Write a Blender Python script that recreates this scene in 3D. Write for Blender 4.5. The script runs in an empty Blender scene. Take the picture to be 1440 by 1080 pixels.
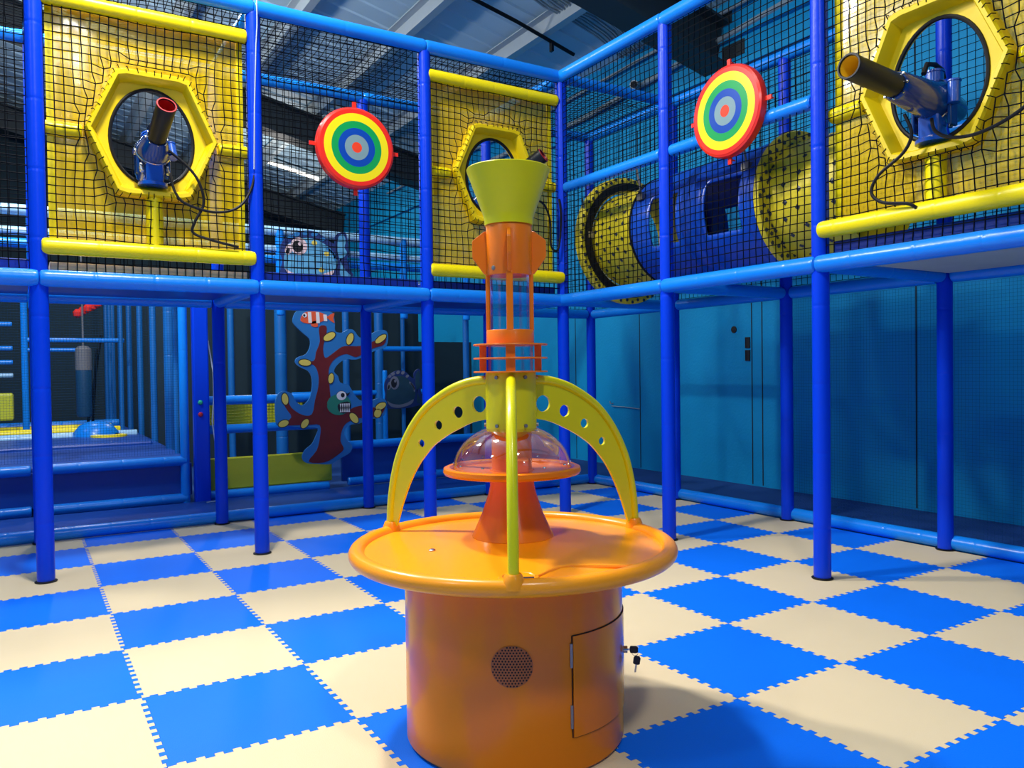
import bpy, math, random
from math import sin, cos, pi, radians, sqrt
from mathutils import Vector as V, Matrix, noise
random.seed(7)
C = bpy.context.scene.collection
sc = bpy.context.scene

# ------------------------------------------------------------------ mesh builder
class MB:
    def __init__(s): s.v = []; s.f = []; s.m = []
    def add(s, vs, fs, m=0):
        o = len(s.v); s.v += [tuple(v) for v in vs]
        s.f += [tuple(o + i for i in f) for f in fs]; s.m += [m] * len(fs)
        return s
    def box(s, c, d, m=0, rot=None):
        x, y, z = d[0] / 2, d[1] / 2, d[2] / 2
        vs = [V((a, b, e)) for a in (-x, x) for b in (-y, y) for e in (-z, z)]
        if rot: vs = [rot @ v for v in vs]
        vs = [v + V(c) for v in vs]
        return s.add(vs, [(0, 1, 3, 2), (4, 6, 7, 5), (0, 4, 5, 1), (2, 3, 7, 6), (0, 2, 6, 4), (1, 5, 7, 3)], m)
    def tube(s, pts, r, n=10, m=0, cap=True):
        pts = [V(p) for p in pts]; k = len(pts)
        rs = r if isinstance(r, (list, tuple)) else [r] * k
        t0 = (pts[1] - pts[0]).normalized()
        up = V((0, 0, 1)) if abs(t0.z) < .9 else V((1, 0, 0))
        a = t0.cross(up).normalized(); vs = []
        for i, p in enumerate(pts):
            t = ((pts[min(i + 1, k - 1)] - p).normalized() + (p - pts[max(i - 1, 0)]).normalized())
            t = t.normalized() if t.length > 1e-6 else t0
            a = (a - t * a.dot(t)).normalized(); b = t.cross(a)
            vs += [p + (a * cos(2 * pi * j / n) + b * sin(2 * pi * j / n)) * rs[i] for j in range(n)]
        fs = [(i * n + j, i * n + (j + 1) % n, (i + 1) * n + (j + 1) % n, (i + 1) * n + j) for i in range(k - 1) for j in range(n)]
        if cap: fs += [tuple(range(n))[::-1], tuple((k - 1) * n + j for j in range(n))]
        return s.add(vs, fs, m)
    def lathe(s, prof, n=48, c=(0, 0, 0), m=0, mat=None, a0=0, a1=2 * pi, close=False):
        full = abs(a1 - a0 - 2 * pi) < 1e-6; w = n if full else n + 1
        vs = []
        for r, z in prof:
            for j in range(w):
                a = a0 + (a1 - a0) * j / n
                p = V((r * cos(a), r * sin(a), z))
                if mat: p = mat @ p
                vs.append(p + V(c))
        k = len(prof); fs = []
        for i in range(k if close else k - 1):
            i2 = (i + 1) % k
            for j in range(n):
                j2 = (j + 1) % w
                fs.append((i * w + j, i * w + j2, i2 * w + j2, i2 * w + j))
        return s.add(vs, fs, m)
    def prism(s, poly, to3, t0, t1, m=0, ms=None):
        """poly: 2-D outline, to3(u,v,w) -> point; extruded from w=t0 to w=t1"""
        n = len(poly)
        vs = [to3(u, v, t0) for u, v in poly] + [to3(u, v, t1) for u, v in poly]
        s.add(vs, [tuple(range(n))[::-1], tuple(range(n, 2 * n))], m)
        o = len(s.v) - 2 * n
        for i in range(n):
            s.f.append((o + i, o + (i + 1) % n, o + n + (i + 1) % n, o + n + i)); s.m.append(m if ms is None else ms)
        return s
    def ringprism(s, outer, inner, to3, t0, t1, m=0):
        n = len(outer)
        vs = []
        for w in (t0, t1):
            vs += [to3(u, v, w) for u, v in outer]; vs += [to3(u, v, w) for u, v in inner]
        fs = []
        for i in range(n):
            j = (i + 1) % n
            fs += [(i, n + i, n + j, j), (2 * n + i, 2 * n + j, 3 * n + j, 3 * n + i),
                   (i, j, 2 * n + j, 2 * n + i), (n + i, 3 * n + i, 3 * n + j, n + j)]
        return s.add(vs, fs, m)

def obj(name, mb, mats, parent=None, smooth=35, bevel=0, loc=None):
    me = bpy.data.meshes.new(name)
    off = V(loc) if loc else V((0, 0, 0))
    me.from_pydata([tuple(V(v) - off) for v in mb.v], [], mb.f)
    for m in (mats if isinstance(mats, (list, tuple)) else [mats]): me.materials.append(m)
    me.polygons.foreach_set('material_index', mb.m)
    if smooth:
        me.polygons.foreach_set('use_smooth', [True] * len(me.polygons))
        me.set_sharp_from_angle(angle=radians(smooth))
    me.update()
    o = bpy.data.objects.new(name, me); C.objects.link(o)
    if loc: o.location = off
    if parent:
        o.parent = parent
        o.matrix_parent_inverse = Matrix.Translation(-V(parent.location)) if parent.type == 'EMPTY' else Matrix()
    if bevel:
        b = o.modifiers.new('bevel', 'BEVEL'); b.width = bevel; b.segments = 2; b.limit_method = 'ANGLE'
    return o
def tag(o, label=None, cat=None, group=None, kind=None):
    for k, v in (('label', label), ('category', cat), ('group', group), ('kind', kind)):
        if v: o[k] = v
    return o
def thing(name, label, cat, loc, group=None):
    o = bpy.data.objects.new(name, None); C.objects.link(o); o.location = loc; o.empty_display_size = .1
    return tag(o, label, cat, group)

# ------------------------------------------------------------------ materials
def mat(name, col, rough=.4, metal=0, spec=.5, noise_amt=0, noise_scale=8, bump=0, bscale=60, coat=0, trans=0, col2=None):
    m = bpy.data.materials.new(name); m.use_nodes = True
    nt = m.node_tree; b = nt.nodes['Principled BSDF']
    b.inputs['Base Color'].default_value = (*col, 1); b.inputs['Roughness'].default_value = rough
    b.inputs['Metallic'].default_value = metal; b.inputs['Specular IOR Level'].default_value = spec
    if coat: b.inputs['Coat Weight'].default_value = coat; b.inputs['Coat Roughness'].default_value = .08
    tc = nt.nodes.new('ShaderNodeTexCoord')
    if noise_amt:
        n = nt.nodes.new('ShaderNodeTexNoise'); n.inputs['Scale'].default_value = noise_scale; n.inputs['Detail'].default_value = 4
        nt.links.new(tc.outputs['Object'], n.inputs['Vector'])
        mx = nt.nodes.new('ShaderNodeMix'); mx.data_type = 'RGBA'
        c2 = col2 or tuple(c * (1 - noise_amt) for c in col)
        mx.inputs['A'].default_value = (*col, 1); mx.inputs['B'].default_value = (*c2, 1)
        nt.links.new(n.outputs['Fac'], mx.inputs['Factor']); nt.links.new(mx.outputs['Result'], b.inputs['Base Color'])
    if bump:
        n2 = nt.nodes.new('ShaderNodeTexNoise'); n2.inputs['Scale'].default_value = bscale; n2.inputs['Detail'].default_value = 3
        nt.links.new(tc.outputs['Object'], n2.inputs['Vector'])
        bp = nt.nodes.new('ShaderNodeBump'); bp.inputs['Strength'].default_value = bump; bp.inputs['Distance'].default_value = .01
        nt.links.new(n2.outputs['Fac'], bp.inputs['Height']); nt.links.new(bp.outputs['Normal'], b.inputs['Normal'])
    return m
def film(name, col, alpha, rough=.15, tint=None):
    """see-through vinyl: part diffuse/glossy, part plain transparency"""
    m = mat(name, col, rough, bump=.10, bscale=7, spec=.3); nt = m.node_tree; b = nt.nodes['Principled BSDF']
    b.inputs['Coat Weight'].default_value = .5; b.inputs['Coat Roughness'].default_value = .1
    t = nt.nodes.new('ShaderNodeBsdfTransparent'); t.inputs['Color'].default_value = (*(tint or (1, 1, 1)), 1)
    x = nt.nodes.new('ShaderNodeMixShader'); x.inputs['Fac'].default_value = alpha
    nt.links.new(t.outputs[0], x.inputs[1]); nt.links.new(b.outputs[0], x.inputs[2])
    nt.links.new(x.outputs[0], nt.nodes['Material Output'].inputs['Surface'])
    return m
def clear(name, col=(1, 1, 1), f0=.09):
    """thin clear acrylic: transparency with a fresnel gloss"""
    m = bpy.data.materials.new(name); m.use_nodes = True; nt = m.node_tree; nt.nodes.remove(nt.nodes['Principled BSDF'])
    t = nt.nodes.new('ShaderNodeBsdfTransparent'); t.inputs['Color'].default_value = (*col, 1)
    g = nt.nodes.new('ShaderNodeBsdfGlossy'); g.inputs['Roughness'].default_value = .04
    lw = nt.nodes.new('ShaderNodeLayerWeight'); lw.inputs['Blend'].default_value = .25
    mp = nt.nodes.new('ShaderNodeMapRange'); mp.inputs['To Min'].default_value = f0; mp.inputs['To Max'].default_value = .75
    x = nt.nodes.new('ShaderNodeMixShader')
    nt.links.new(lw.outputs['Facing'], mp.inputs['Value']); nt.links.new(mp.outputs[0], x.inputs['Fac'])
    nt.links.new(t.outputs[0], x.inputs[1]); nt.links.new(g.outputs[0], x.inputs[2])
    nt.links.new(x.outputs[0], nt.nodes['Material Output'].inputs['Surface'])
    return m
def emit(name, col, s):
    m = bpy.data.materials.new(name); m.use_nodes = True; nt = m.node_tree
    e = nt.nodes.new('ShaderNodeEmission'); e.inputs[0].default_value = (*col, 1); e.inputs[1].default_value = s
    nt.links.new(e.outputs[0], nt.nodes['Material Output'].inputs['Surface']); return m

M = dict(
    post=mat('royal_blue_vinyl', (.001, .045, .64), .32, spec=.22, bump=.12, bscale=25),
    rail=mat('sky_blue_vinyl', (.006, .225, .80), .28, spec=.4, bump=.12, bscale=25),
    rail2=mat('pale_blue_glare_vinyl', (.30, .55, .80), .3, bump=.1, bscale=25),  # overhead glare on the sky-blue tubes is put into this paler colour
    pad=mat('dark_blue_vinyl', (.006, .03, .30), .35, bump=.2, bscale=12),
    padb=mat('mid_blue_vinyl', (.004, .052, .32), .4, bump=.2, bscale=12),
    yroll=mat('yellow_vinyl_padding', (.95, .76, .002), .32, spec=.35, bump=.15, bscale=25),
    ysheet=film('yellow_clear_vinyl', (.88, .60, .002), .76, .25, (1, .88, .45)),
    yhex=mat('yellow_moulded_plastic', (.84, .60, .002), .42, spec=.3, bump=.1, bscale=15),
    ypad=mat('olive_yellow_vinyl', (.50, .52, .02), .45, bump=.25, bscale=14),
    black=mat('black_rubber', (.005, .005, .006), .5, spec=.3),
    net=mat('black_cord', (.004, .005, .007), .95, spec=.05),
    finenet=mat('dark_blue_mesh_thread', (.006, .04, .10), .9, spec=.1),
    ply=mat('painted_plywood', (.42, .50, .42), .6, noise_amt=.2, noise_scale=5),
    woodedge=mat('pale_foam_board_edge', (.92, .70, .45), .6, noise_amt=.15),
    beige=mat('beige_eva_foam', (.74, .60, .37), .55, spec=.25, noise_amt=.07, noise_scale=3, bump=.12, bscale=220),
    blue=mat('blue_eva_foam', (.001, .17, .93), .5, spec=.25, noise_amt=.12, noise_scale=3, bump=.12, bscale=220),
    carpet=mat('dark_blue_matting', (.006, .06, .26), .7, noise_amt=.2),
    wall=mat('blue_painted_block', (.002, .33, .66), .6, spec=.25, noise_amt=.15, noise_scale=2.5, bump=.3, bscale=40),
    walldark=mat('dark_teal_shaded', (.004, .024, .036), .8, noise_amt=.2),  # near-black teal, with the shade of the deep rear area put in
    roof=mat('pale_roof_sheet', (.55, .74, .84), .55, noise_amt=.12, noise_scale=1.5),
    purlin=mat('grey_steel_purlin', (.55, .62, .64), .5, metal=0, noise_amt=.1),
    rafter=mat('dark_steel_rafter', (.02, .03, .035), .6),
    cable=mat('grey_cable', (.30, .38, .42), .5),
    red=mat('red_vinyl', (.85, .03, .015), .22), ty=mat('yellow_print', (.90, .74, .01), .22), tg=mat('green_print', (.008, .33, .075), .22),
    tb=mat('blue_print', (.006, .06, .36), .22), tgr=mat('grey_print', (.20, .31, .32), .22), tr=mat('red_dot_print', (.85, .06, .02), .22),
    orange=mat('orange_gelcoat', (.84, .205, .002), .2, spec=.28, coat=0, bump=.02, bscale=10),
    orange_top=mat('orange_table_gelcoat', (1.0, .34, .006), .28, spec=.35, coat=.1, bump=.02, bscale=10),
    orange_m=mat('orange_moulding', (.92, .20, .002), .3, spec=.35, coat=.1),
    lime=mat('lime_yellow_plastic', (.72, .67, .001), .3, spec=.35, coat=.1),
    clear=clear('clear_acrylic', (.86, .90, .95), .14), pink=clear('tinted_clear_dome', (.96, .93, .95), .10),
    steel=mat('steel', (.55, .55, .55), .25, metal=1), dsteel=mat('dull_zinc', (.30, .27, .24), .45, metal=.8),
    grille=mat('brushed_speaker_plate', (.5, .14, .04), .5, spec=.2), hole=mat('dark_recess', (.012, .004, .002), .8),
    cblue=mat('cannon_blue_paint', (.003, .035, .16), .2, coat=.5), cblue2=mat('bright_blue_casting', (.005, .07, .40), .25, coat=.3),
    barrel=mat('black_barrel_plastic', (.006, .007, .008), .4, spec=.3), bred=mat('red_bore', (.42, .01, .01), .35), byel=mat('yellow_bore', (.80, .52, .02), .4),
    roller=mat('shaded_roller_vinyl', (.008, .14, .46), .4),  # darker blue, shade of the play area put into the colour
    tunnel=mat('blue_rotomoulded_plastic', (.006, .07, .48), .28, bump=.1, bscale=8),
    tyel=mat('yellow_tunnel_plastic', (.75, .60, .02), .4), tdot=mat('dark_stud', (.02, .03, .05), .4),
    cback=mat('blue_board', (.018, .17, .46), .5), coral=mat('coral_red_print', (.18, .014, .012), .5, noise_amt=.5, noise_scale=9), ctip=mat('yellow_tip_print', (.72, .58, .10), .5),
    ink=mat('black_ink', (.01, .01, .012), .5), white=mat('white_print', (.75, .75, .75), .5), forange=mat('orange_print', (.75, .10, .03), .5),
    fgreen=mat('green_fish_print', (.02, .22, .14), .5), fback=mat('navy_board', (.012, .03, .15), .5), fblue=mat('light_blue_fish_print', (.16, .52, .75), .5, noise_amt=.6, noise_scale=12, col2=(.04, .18, .42)),
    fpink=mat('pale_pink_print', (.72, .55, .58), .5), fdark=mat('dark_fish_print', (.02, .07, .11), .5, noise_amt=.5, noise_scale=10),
    ggreen=mat('green_button', (.02, .45, .25), .3), rbut=mat('red_button', (.55, .02, .03), .3), wcable=mat('white_cable', (.45, .52, .62), .4),
    bag=mat('punch_bag_blue', (.008, .06, .14), .5), bagtop=mat('grey_webbing', (.16, .16, .17), .7),
    lamp=emit('lamp_tube', (1, .96, .88), 2.2), cctv=mat('white_plastic', (.6, .66, .68), .4),
)

# ------------------------------------------------------------------ layout (metres)
YL, XR, S = 2.7016, 1.0166, 1.2242
ZD, ZT, ZM = 1.744, 3.552, 2.655
PR = .047
def node(i, j): return (XR + S * i, YL + S * j)
def foam(mb, p0, p1, r=.046, seam=.3, n=18, m=0, jitter=True):
    p0, p1 = V(p0), V(p1); L = (p1 - p0).length; d = (p1 - p0) / L
    st = [(0, r * .80), (.006, r * .95), (.016, r), (.03, r)]
    x = seam * (.6 + .5 * random.random() if jitter else 1)
    while x < L - .06:
        st += [(x - .02, r), (x - .006, r), (x, r * .965), (x + .006, r), (x + .02, r)]; x += seam * (.9 + .2 * random.random())
    st += [(L - .03, r), (L - .016, r), (L - .006, r * .95), (L, r * .80)]
    return mb.tube([p0 + d * a for a, _ in st], [q for _, q in st], n, m)
def net(x0, x1, z0, z1, to3, cell=.05, r=.0021, hole=None, wob=.006, seed=0, sides=3, seg=1):
    mb = MB(); nu = max(2, round((x1 - x0) / cell)); nv = max(2, round((z1 - z0) / cell))
    def P(i, j):
        u = x0 + (x1 - x0) * i / nu; v = z0 + (z1 - z0) * j / nv
        q = V((u * 3.1, v * 3.1, seed * 7.3))
        du = noise.noise(q) * wob * 2.2 + noise.noise(q * 5) * wob * .5; dv = noise.noise(q + V((9, 4, 2))) * wob * 2.2
        dw = noise.noise(q * .6 + V((1, 8, 3))) * wob * 2
        e = min(i, nu - i, j, nv - j) / 3; e = min(1, e)
        u += du * e; v += dv * e
        if hole: u, v = hole[1](u, v)
        return u, v, dw * e
    G = [[P(i, j) for j in range(nv + 1)] for i in range(nu + 1)]
    ok = [[(hole is None or not hole[0](x0 + (x1 - x0) * i / nu, z0 + (z1 - z0) * j / nv)) for j in range(nv + 1)] for i in range(nu + 1)]
    def run(idx):
        cur = []
        for (i, j) in idx:
            if ok[i][j]: cur.append(to3(*G[i][j]))
            else:
                if len(cur) > 1: mb.tube(cur, r, sides, cap=False)
                cur = []
        if len(cur) > 1: mb.tube(cur, r, sides, cap=False)
    for i in range(nu + 1): run([(i, j) for j in (range(nv + 1) if wob else (0, nv))])
    for j in range(nv + 1): run([(i, j) for i in (range(nu + 1) if wob else (0, nu))])
    return mb
def hexpts(cu, cv, w, h, t): return [(cu - w, cv), (cu - t, cv + h), (cu + t, cv + h), (cu + w, cv), (cu + t, cv - h), (cu - t, cv - h)]
def inhex(u, v, cu, cv, w, h, t):
    a, b = abs(u - cu), abs(v - cv)
    return b < h and a < w - (w - t) * b / h

# ================================================================== SETTING
# floor: interlocking foam mats, each with cut teeth, over a dark slab
T = .6
def edge(a, b, side, flip):
    """toothed line from a to b (2-D); side = +1/-1 which tile it closes, small gap"""
    a, b = V(a), V(b); L = (b - a).length; d = (b - a) / L; nrm = V((-d.y, d.x)); g = .0006
    n = 22; pts = []
    for k in range(n):
        s = 1 if (k + flip) % 2 else -1
        amp = .0095 * s if 0 < k < n - 1 else 0
        e0, e1 = max(g, L * k / n), min(L - g, L * (k + 1) / n)
        sh = g * (1 if s * side > 0 else -1) * (1 if amp else 0)
        pts += [a + d * (e0 + sh) + nrm * (amp - g * side), a + d * (e1 - sh) + nrm * (amp - g * side)]
    return pts
fl = MB(); XC, YC = 2.245, 3.955
for i in range(-10, 4):
    for j in range(-8, 7):
        x0, y0 = i * T, j * T
        p = edge((x0, y0), (x0 + T, y0), -1, i % 2)
        p += edge((x0 + T, y0), (x0 + T, y0 + T), -1, j % 2)
        p += edge((x0, y0 + T), (x0 + T, y0 + T), 1, i % 2)[::-1]
        p += edge((x0, y0), (x0, y0 + T), 1, j % 2)[::-1]
        q = []
        for v in p:
            t = (min(v.x, XC), min(v.y, YC))
            if not q or (abs(t[0] - q[-1][0]) + abs(t[1] - q[-1][1])) > 1e-5: q.append(t)
        n = len(q); m = 0 if (i + j) % 2 else 1
        fl.add([(x, y, 0) for x, y in q] + [(x, y, -.014) for x, y in q], [tuple(range(n))] + [(k, n + k, n + (k + 1) % n, (k + 1) % n) for k in range(n)], m)
fl.box((-1.5, 3, -.04), (14, 24, .05), 2)
tag(obj('floor', fl, [M['beige'], M['blue'], M['carpet']], smooth=0), kind='structure', label='checkered floor of interlocking beige and blue foam mats')
EAVE, SL, XW = 4.95, .22, 3.5
def wallbox(name, c, d, m):
    return tag(obj(name, MB().box(c, d), m, smooth=0), kind='structure')
wr = wallbox('wall_right', (XW + .1, 3.5, 2.45), (.2, 24, 5.0), M['wall'])
g = MB()
for y0, y1, z in ((-8, 3.35, 4.56), (-8, 15, 4.25)): g.box((XW - .03, (y0 + y1) / 2, z), (.06, y1 - y0, .07))
obj('wall_rail', g, M['wall'], wr, smooth=0)
g = MB()
for y in (2.92, 2.79, 4.62, 5.9, 1.2): g.box((XW - .001, y, 2.0), (.004, .012, 4.0))
obj('panel_joint', g, M['walldark'], wr, smooth=0)
g = MB()
g.box((XW - .004, 3.42, 4.80), (.01, .55, .16)).box((XW - .004, 3.13, 4.42), (.01, .30, .15))
obj('louvre_opening', g, M['rafter'], wr, smooth=0)
g = MB(); g.tube([(XW - .06, 1, 4.72), (XW - .06, 5.6, 4.40), (XW - .06, 9, 4.42)], .03, 8).tube([(XW - .06, 2, 4.86), (XW - .06, 7, 4.70), (XW - .06, 12, 4.70)], .018, 8)
obj('conduit', g, M['cable'], wr)
wallbox('wall_back', (-2.5, 15.4, 3.6), (12.4, .2, 7.4), M['walldark'])
wallbox('wall_left', (-8.1, 3.5, 4), (.2, 24, 8), M['wall'])
wallbox('wall_front', (-2.5, -8.5, 4), (12.4, .2, 8), M['wall'])
# ceiling: sloping ribbed roof sheet, pale purlins along y, dark rafters along the slope
def rz(x): return EAVE + SL * (XW - x)
rf = MB(); n = 0
xs = (XW + .2, -8.3)
y = -8.5; prof = []
while y < 15.4:
    prof += [(y, 0), (y + .26, 0), (y + .275, -.02), (y + .30, -.02), (y + .315, 0)]; y += .33
vs = [(xs[k], a, rz(xs[k]) + b) for k in (0, 1) for a, b in prof]; n = len(prof)
rf.add(vs, [(k, k + 1, n + k + 1, n + k) for k in range(n - 1)])
ce = tag(obj('ceiling', rf, M['roof'], smooth=0), kind='structure', label='sloping pale grey ribbed metal roof')
for k in range(10):
    x = 3.5 - .02 - 1.10 * (k + 1) + .0
    g = MB(); g.box((x, 3.4, rz(x) - .10), (.012, 23.7, .16)).box((x + .045, 3.4, rz(x) - .175), (.10, 23.7, .012)).box((x - .045, 3.4, rz(x) - .025), (.10, 23.7, .012))
    obj('purlin', g, M['purlin'], ce, smooth=0)
for y in (14.6, 9.75, 3.3, -2.5):
    g = MB(); a = math.atan(SL); R = Matrix.Rotation(a, 3, 'Y'); xm = -2.3; L = 11.8
    for dz, th, w in ((-.24, .03, .30), (-.47, .44, .03), (-.70, .03, .34)):
        g.box((xm, y, rz(xm) + dz), (L, w, th), rot=R)
    obj('rafter', g, M['rafter'], ce, smooth=0)
g = MB(); g.tube([(x, 4.9 + (.06 if x > 2.5 else 0), rz(x) - .22) for x in (.2, 1.2, 2.0, 2.83)], .022, 10); g.box((2.5, 4.94, rz(2.5) - .27), (.03, .05, .12))
tag(obj('sprinkler_pipe', g, M['black']), 'thin black pipe hanging under the sloping roof above the corner', 'pipe')
g = MB(); CA = [[(1.75, 4.55), (2.2, 4.65), (2.53, 4.63), (2.9, 4.66), (3.19, 4.73), (3.42, 4.80)], [(2.0, 4.30), (2.46, 4.35), (2.73, 4.32), (3.04, 4.39), (3.30, 4.52), (3.43, 4.58)], [(2.4, 3.98), (2.76, 4.02), (2.89, 4.09), (3.12, 4.19), (3.32, 4.23), (3.43, 4.26)]]
for k in range(13):
    t = k / 6; q = min(1, int(t)); f_ = t - q
    g.tube([(a[0] + (b[0] - a[0]) * f_, a[1] + (b[1] - a[1]) * f_, rz(a[0] + (b[0] - a[0]) * f_) - .065 - .012 * (k % 2)) for a, b in zip(CA[q], CA[q + 1])], .013, 6)
tag(obj('cable_bundle', g, M['cable'], smooth=60), 'bundle of grey cables fanning across the roof above the corner', 'cables', kind='thing')
lt = thing('linear_lamp', 'long lit lamp under the far roof, seen past the round target on the left net', 'lamp', (1.9, 12.9, 5.2))
obj('housing', MB().box((1.9, 12.98, 5.22), (1.15, .16, .05), rot=Matrix.Rotation(math.atan(SL), 3, 'Y')), M['purlin'], lt, smooth=0)
obj('tube', MB().box((1.9, 12.98, 5.17), (1.10, .07, .04), rot=Matrix.Rotation(math.atan(SL), 3, 'Y')), M['lamp'], lt, smooth=0)

# small wall fittings
for nm, z, lb in (('wall_slot', 1.43, 'upper of two small dark slots in the blue wall'), ('wall_slot', 1.30, 'lower of two small dark slots in the blue wall')):
    g = MB(); g.ringprism([(-.03, -.055), (.03, -.055), (.03, .055), (-.03, .055)], [(-.022, -.047), (.022, -.047), (.022, .047), (-.022, .047)], lambda u, v, w: (XW - w, 2.97 + u, z + v), 0, .012).box((XW - .003, 2.97, z), (.006, .05, .1))
    tag(obj(nm, g, M['ink'], smooth=0), lb, 'wall slot', 'slots in the blue wall')
g = MB(); g.tube([(XW, 5.13, .75), (XW - .04, 5.13, .75), (XW - .05, 5.13, .78)], .008, 6).tube([(XW - .03, 5.12, .72), (XW - .015, 4.9, .715), (XW - .012, 4.62, .70)], .005, 5)
tag(obj('wall_hook', g, M['cable']), 'small hook with a thin wire low on the blue wall', 'hook')
g = MB(); g.lathe([(0, 0), (.035, 0), (.035, .01), (0, .012)], 16, (XW, 3.15, 1.57), mat=Matrix.Rotation(-pi / 2, 3, 'Y'))
tag(obj('wall_plug', g, M['ink']), 'small dark round fitting on the blue wall above the two slots', 'fitting')
cm = thing('security_camera', 'small white camera on the blue wall under the roof edge', 'camera', (XW - .1, 4.57, 4.45))
obj('bracket', MB().tube([(XW, 4.57, 4.53), (XW - .08, 4.57, 4.55)], .015, 8), M['cctv'], cm)
obj('body', MB().tube([(XW - .02, 4.65, 4.54), (XW - .22, 4.42, 4.44)], .05, 12), M['cctv'], cm)
obj('lens', MB().tube([(XW - .22, 4.42, 4.44), (XW - .235, 4.40, 4.432)], .038, 12), M['ink'], cm)

# ================================================================== CLIMBING FRAME
FR = thing('climbing_frame', 'two-level blue frame of padded posts and sky-blue rails around the checkered floor', 'climbing frame', (XR, YL, 0))
def post(x, y, z1=ZT - .02, z0=-.002, r=PR, root=FR, m='post', name='post'):
    mb = MB(); foam(mb, (x, y, z0), (x, y, z1), r, .42)
    o = obj(name, mb, M[m], root)
    if abs(z0) < .01 and root is FR:
        obj('post_collar', MB().lathe([(r + .010, .001), (r + .012, .006), (r - .004, .012), (r - .004, .001)], 20, (x, y, 0), close=True), M['black'], root)
    return o
front = [(-4, 0), (-3, 0), (-2, 0), (-1, 0), (0, 0), (0, -1), (0, -2), (0, -3)]
back = [(-4, 1), (-3, 1), (-2, 1), (-1, 1), (0, 1), (1, 1), (1, 0), (1, -1), (1, -2), (1, -3)]
for ij in front + back: post(*node(*ij))
def rail(p0, p1, r=.046, m='rail', name='rail', root=FR, seam=.33):
    mb = MB(); foam(mb, p0, p1, r, seam); return obj(name, mb, M[m], root)
O = .022   # front rails sit proud of the posts
RD, RT = .049, .050
for i in range(-4, 0):
    x0, x1 = XR + S * i, XR + S * (i + 1)
    e = .012 if i == -1 else .002
    rail((x0 + .002, YL - O, ZD), (x1 - e, YL - O, ZD), RD)
    rail((x0 + .001, YL - .012, ZT), (x1 - .001, YL - .012, ZT), RT, seam=.6)
    rail((x0 + .05, YL + S, ZD), (x1 - .05, YL + S, ZD), .045)
    rail((x0 + .002, YL + S, ZT), (x1 - .002, YL + S, ZT), .045)
for j in range(0, -3, -1):
    y0, y1 = YL + S * j, YL + S * (j - 1)
    rail((XR - O, y0 - .002, ZD), (XR - O, y1 + .002, ZD), RD)
    rail((XR - .012, y0 - .001, ZT), (XR - .012, y1 + .001, ZT), RT, seam=.6)
    if j > -2: rail((XR + .01, y0 - .05, ZM), (XR + .01, y1 + .05, ZM), .042)
for j in range(1, -3, -1):
    y0, y1 = YL + S * j, YL + S * (j - 1)
    rail((XR + S, y0 - .05, ZD), (XR + S, y1 + .05, ZD), .045, seam=.5)
    rail((XR + S, y0 - .002, ZT), (XR + S, y1 + .002, ZT), .045)
    rail((XR + S, y0 - .05, ZM), (XR + S, y1 + .05, ZM), .040)
rail((XR + .05, YL + S, ZD), (XR + S - .05, YL + S, ZD), .045); rail((XR + .05, YL + S, ZT), (XR + S - .05, YL + S, ZT), .045)
for i in (-4, -3, -2, -1, 0):
    x = XR + S * i
    for z in ((ZD,) if i == -1 else (ZD, ZT)): rail((x, YL + .05, z), (x, YL + S - .05, z), .044, name='cross_rail')
for j in (0, -1, -2, -3):
    y = YL + S * j
    for z in ((ZD, ZT) if j in (0, -3) else (ZD,)): rail((XR + .05, y, z), (XR + S - .05, y, z), .044, name='cross_rail')
# floor rails along the back of the checkered floor
for i in range(-4, 1):
    x0, x1 = XR + S * i, XR + S * (i + 1)
    rail((x0 + .003, YL + S + .05, .047), (x1 - .003, YL + S + .05, .047), .046, name='floor_rail', seam=.28)
for j in range(1, -3, -1):
    y0, y1 = YL + S * j, YL + S * (j - 1)
    rail((XR + S + .03, y0 - .003, .048), (XR + S + .03, y1 + .003, .048), .047, name='floor_rail', seam=.28)
# decks
def deck(x0, x1, y0, y1, edge_m, h=.055):
    mb = MB().box(((x0 + x1) / 2, (y0 + y1) / 2, ZD + .022), (x1 - x0, y1 - y0, .022), 0)
    o = obj('deck', mb, M['ply' if y0 < YL - 1 else 'pad'], FR, smooth=0)
    p = MB().box(((x0 + x1) / 2, (y0 + y1) / 2, ZD + .036 + h / 2), (x1 - x0 - .01, y1 - y0 - .02, h), 0)
    obj('deck_mat', p, M[edge_m], FR, smooth=0, bevel=.008)
for i, em in ((-4, 'pad'), (-3, 'woodedge'), (-2, 'pad'), (-1, 'pad')):
    deck(XR + S * i + .05, XR + S * (i + 1) - .05, YL + .02, YL + S - .05, em, .075 if i != -3 else .07)
deck(XR + .02, XR + S - .05, YL - 3 * S + .05, YL - 2 * S - .05, 'pad', .085)

# nets tied to the frame
LF = lambda y: (lambda u, v, w: (u, y + w, v))
RFn = lambda x: (lambda u, v, w: (x + w, u, v))
TOPF = lambda z: (lambda u, v, w: (u, v, z + w))
HEX = dict(w=.380, h=.386, t=.207)
def hexhole(cu, cv):
    w, h, t = HEX['w'], HEX['h'], HEX['t']
    inside = lambda u, v: inhex(u, v, cu, cv, w + .004, h + .004, t)
    def pull(u, v):
        du, dv = u - cu, v - cv
        # distance ratio to the hexagon along the ray
        b = max(abs(dv) / h, (abs(du) + abs(dv) * (w - t) / h) / w) if (du or dv) else 9
        if 1 < b < 1.22:
            k = 1 - (b - 1) * .45
            f = (1 + (b - 1) * .35) / b
            return cu + du * (f * .55 + .45), cv + dv * (f * .55 + .45)
        return u, v
    return (inside, pull)
HC = {-3: (-2.036, 2.645), -1: (.402, 2.690)}
HCR = (-.375, 2.575)
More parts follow.
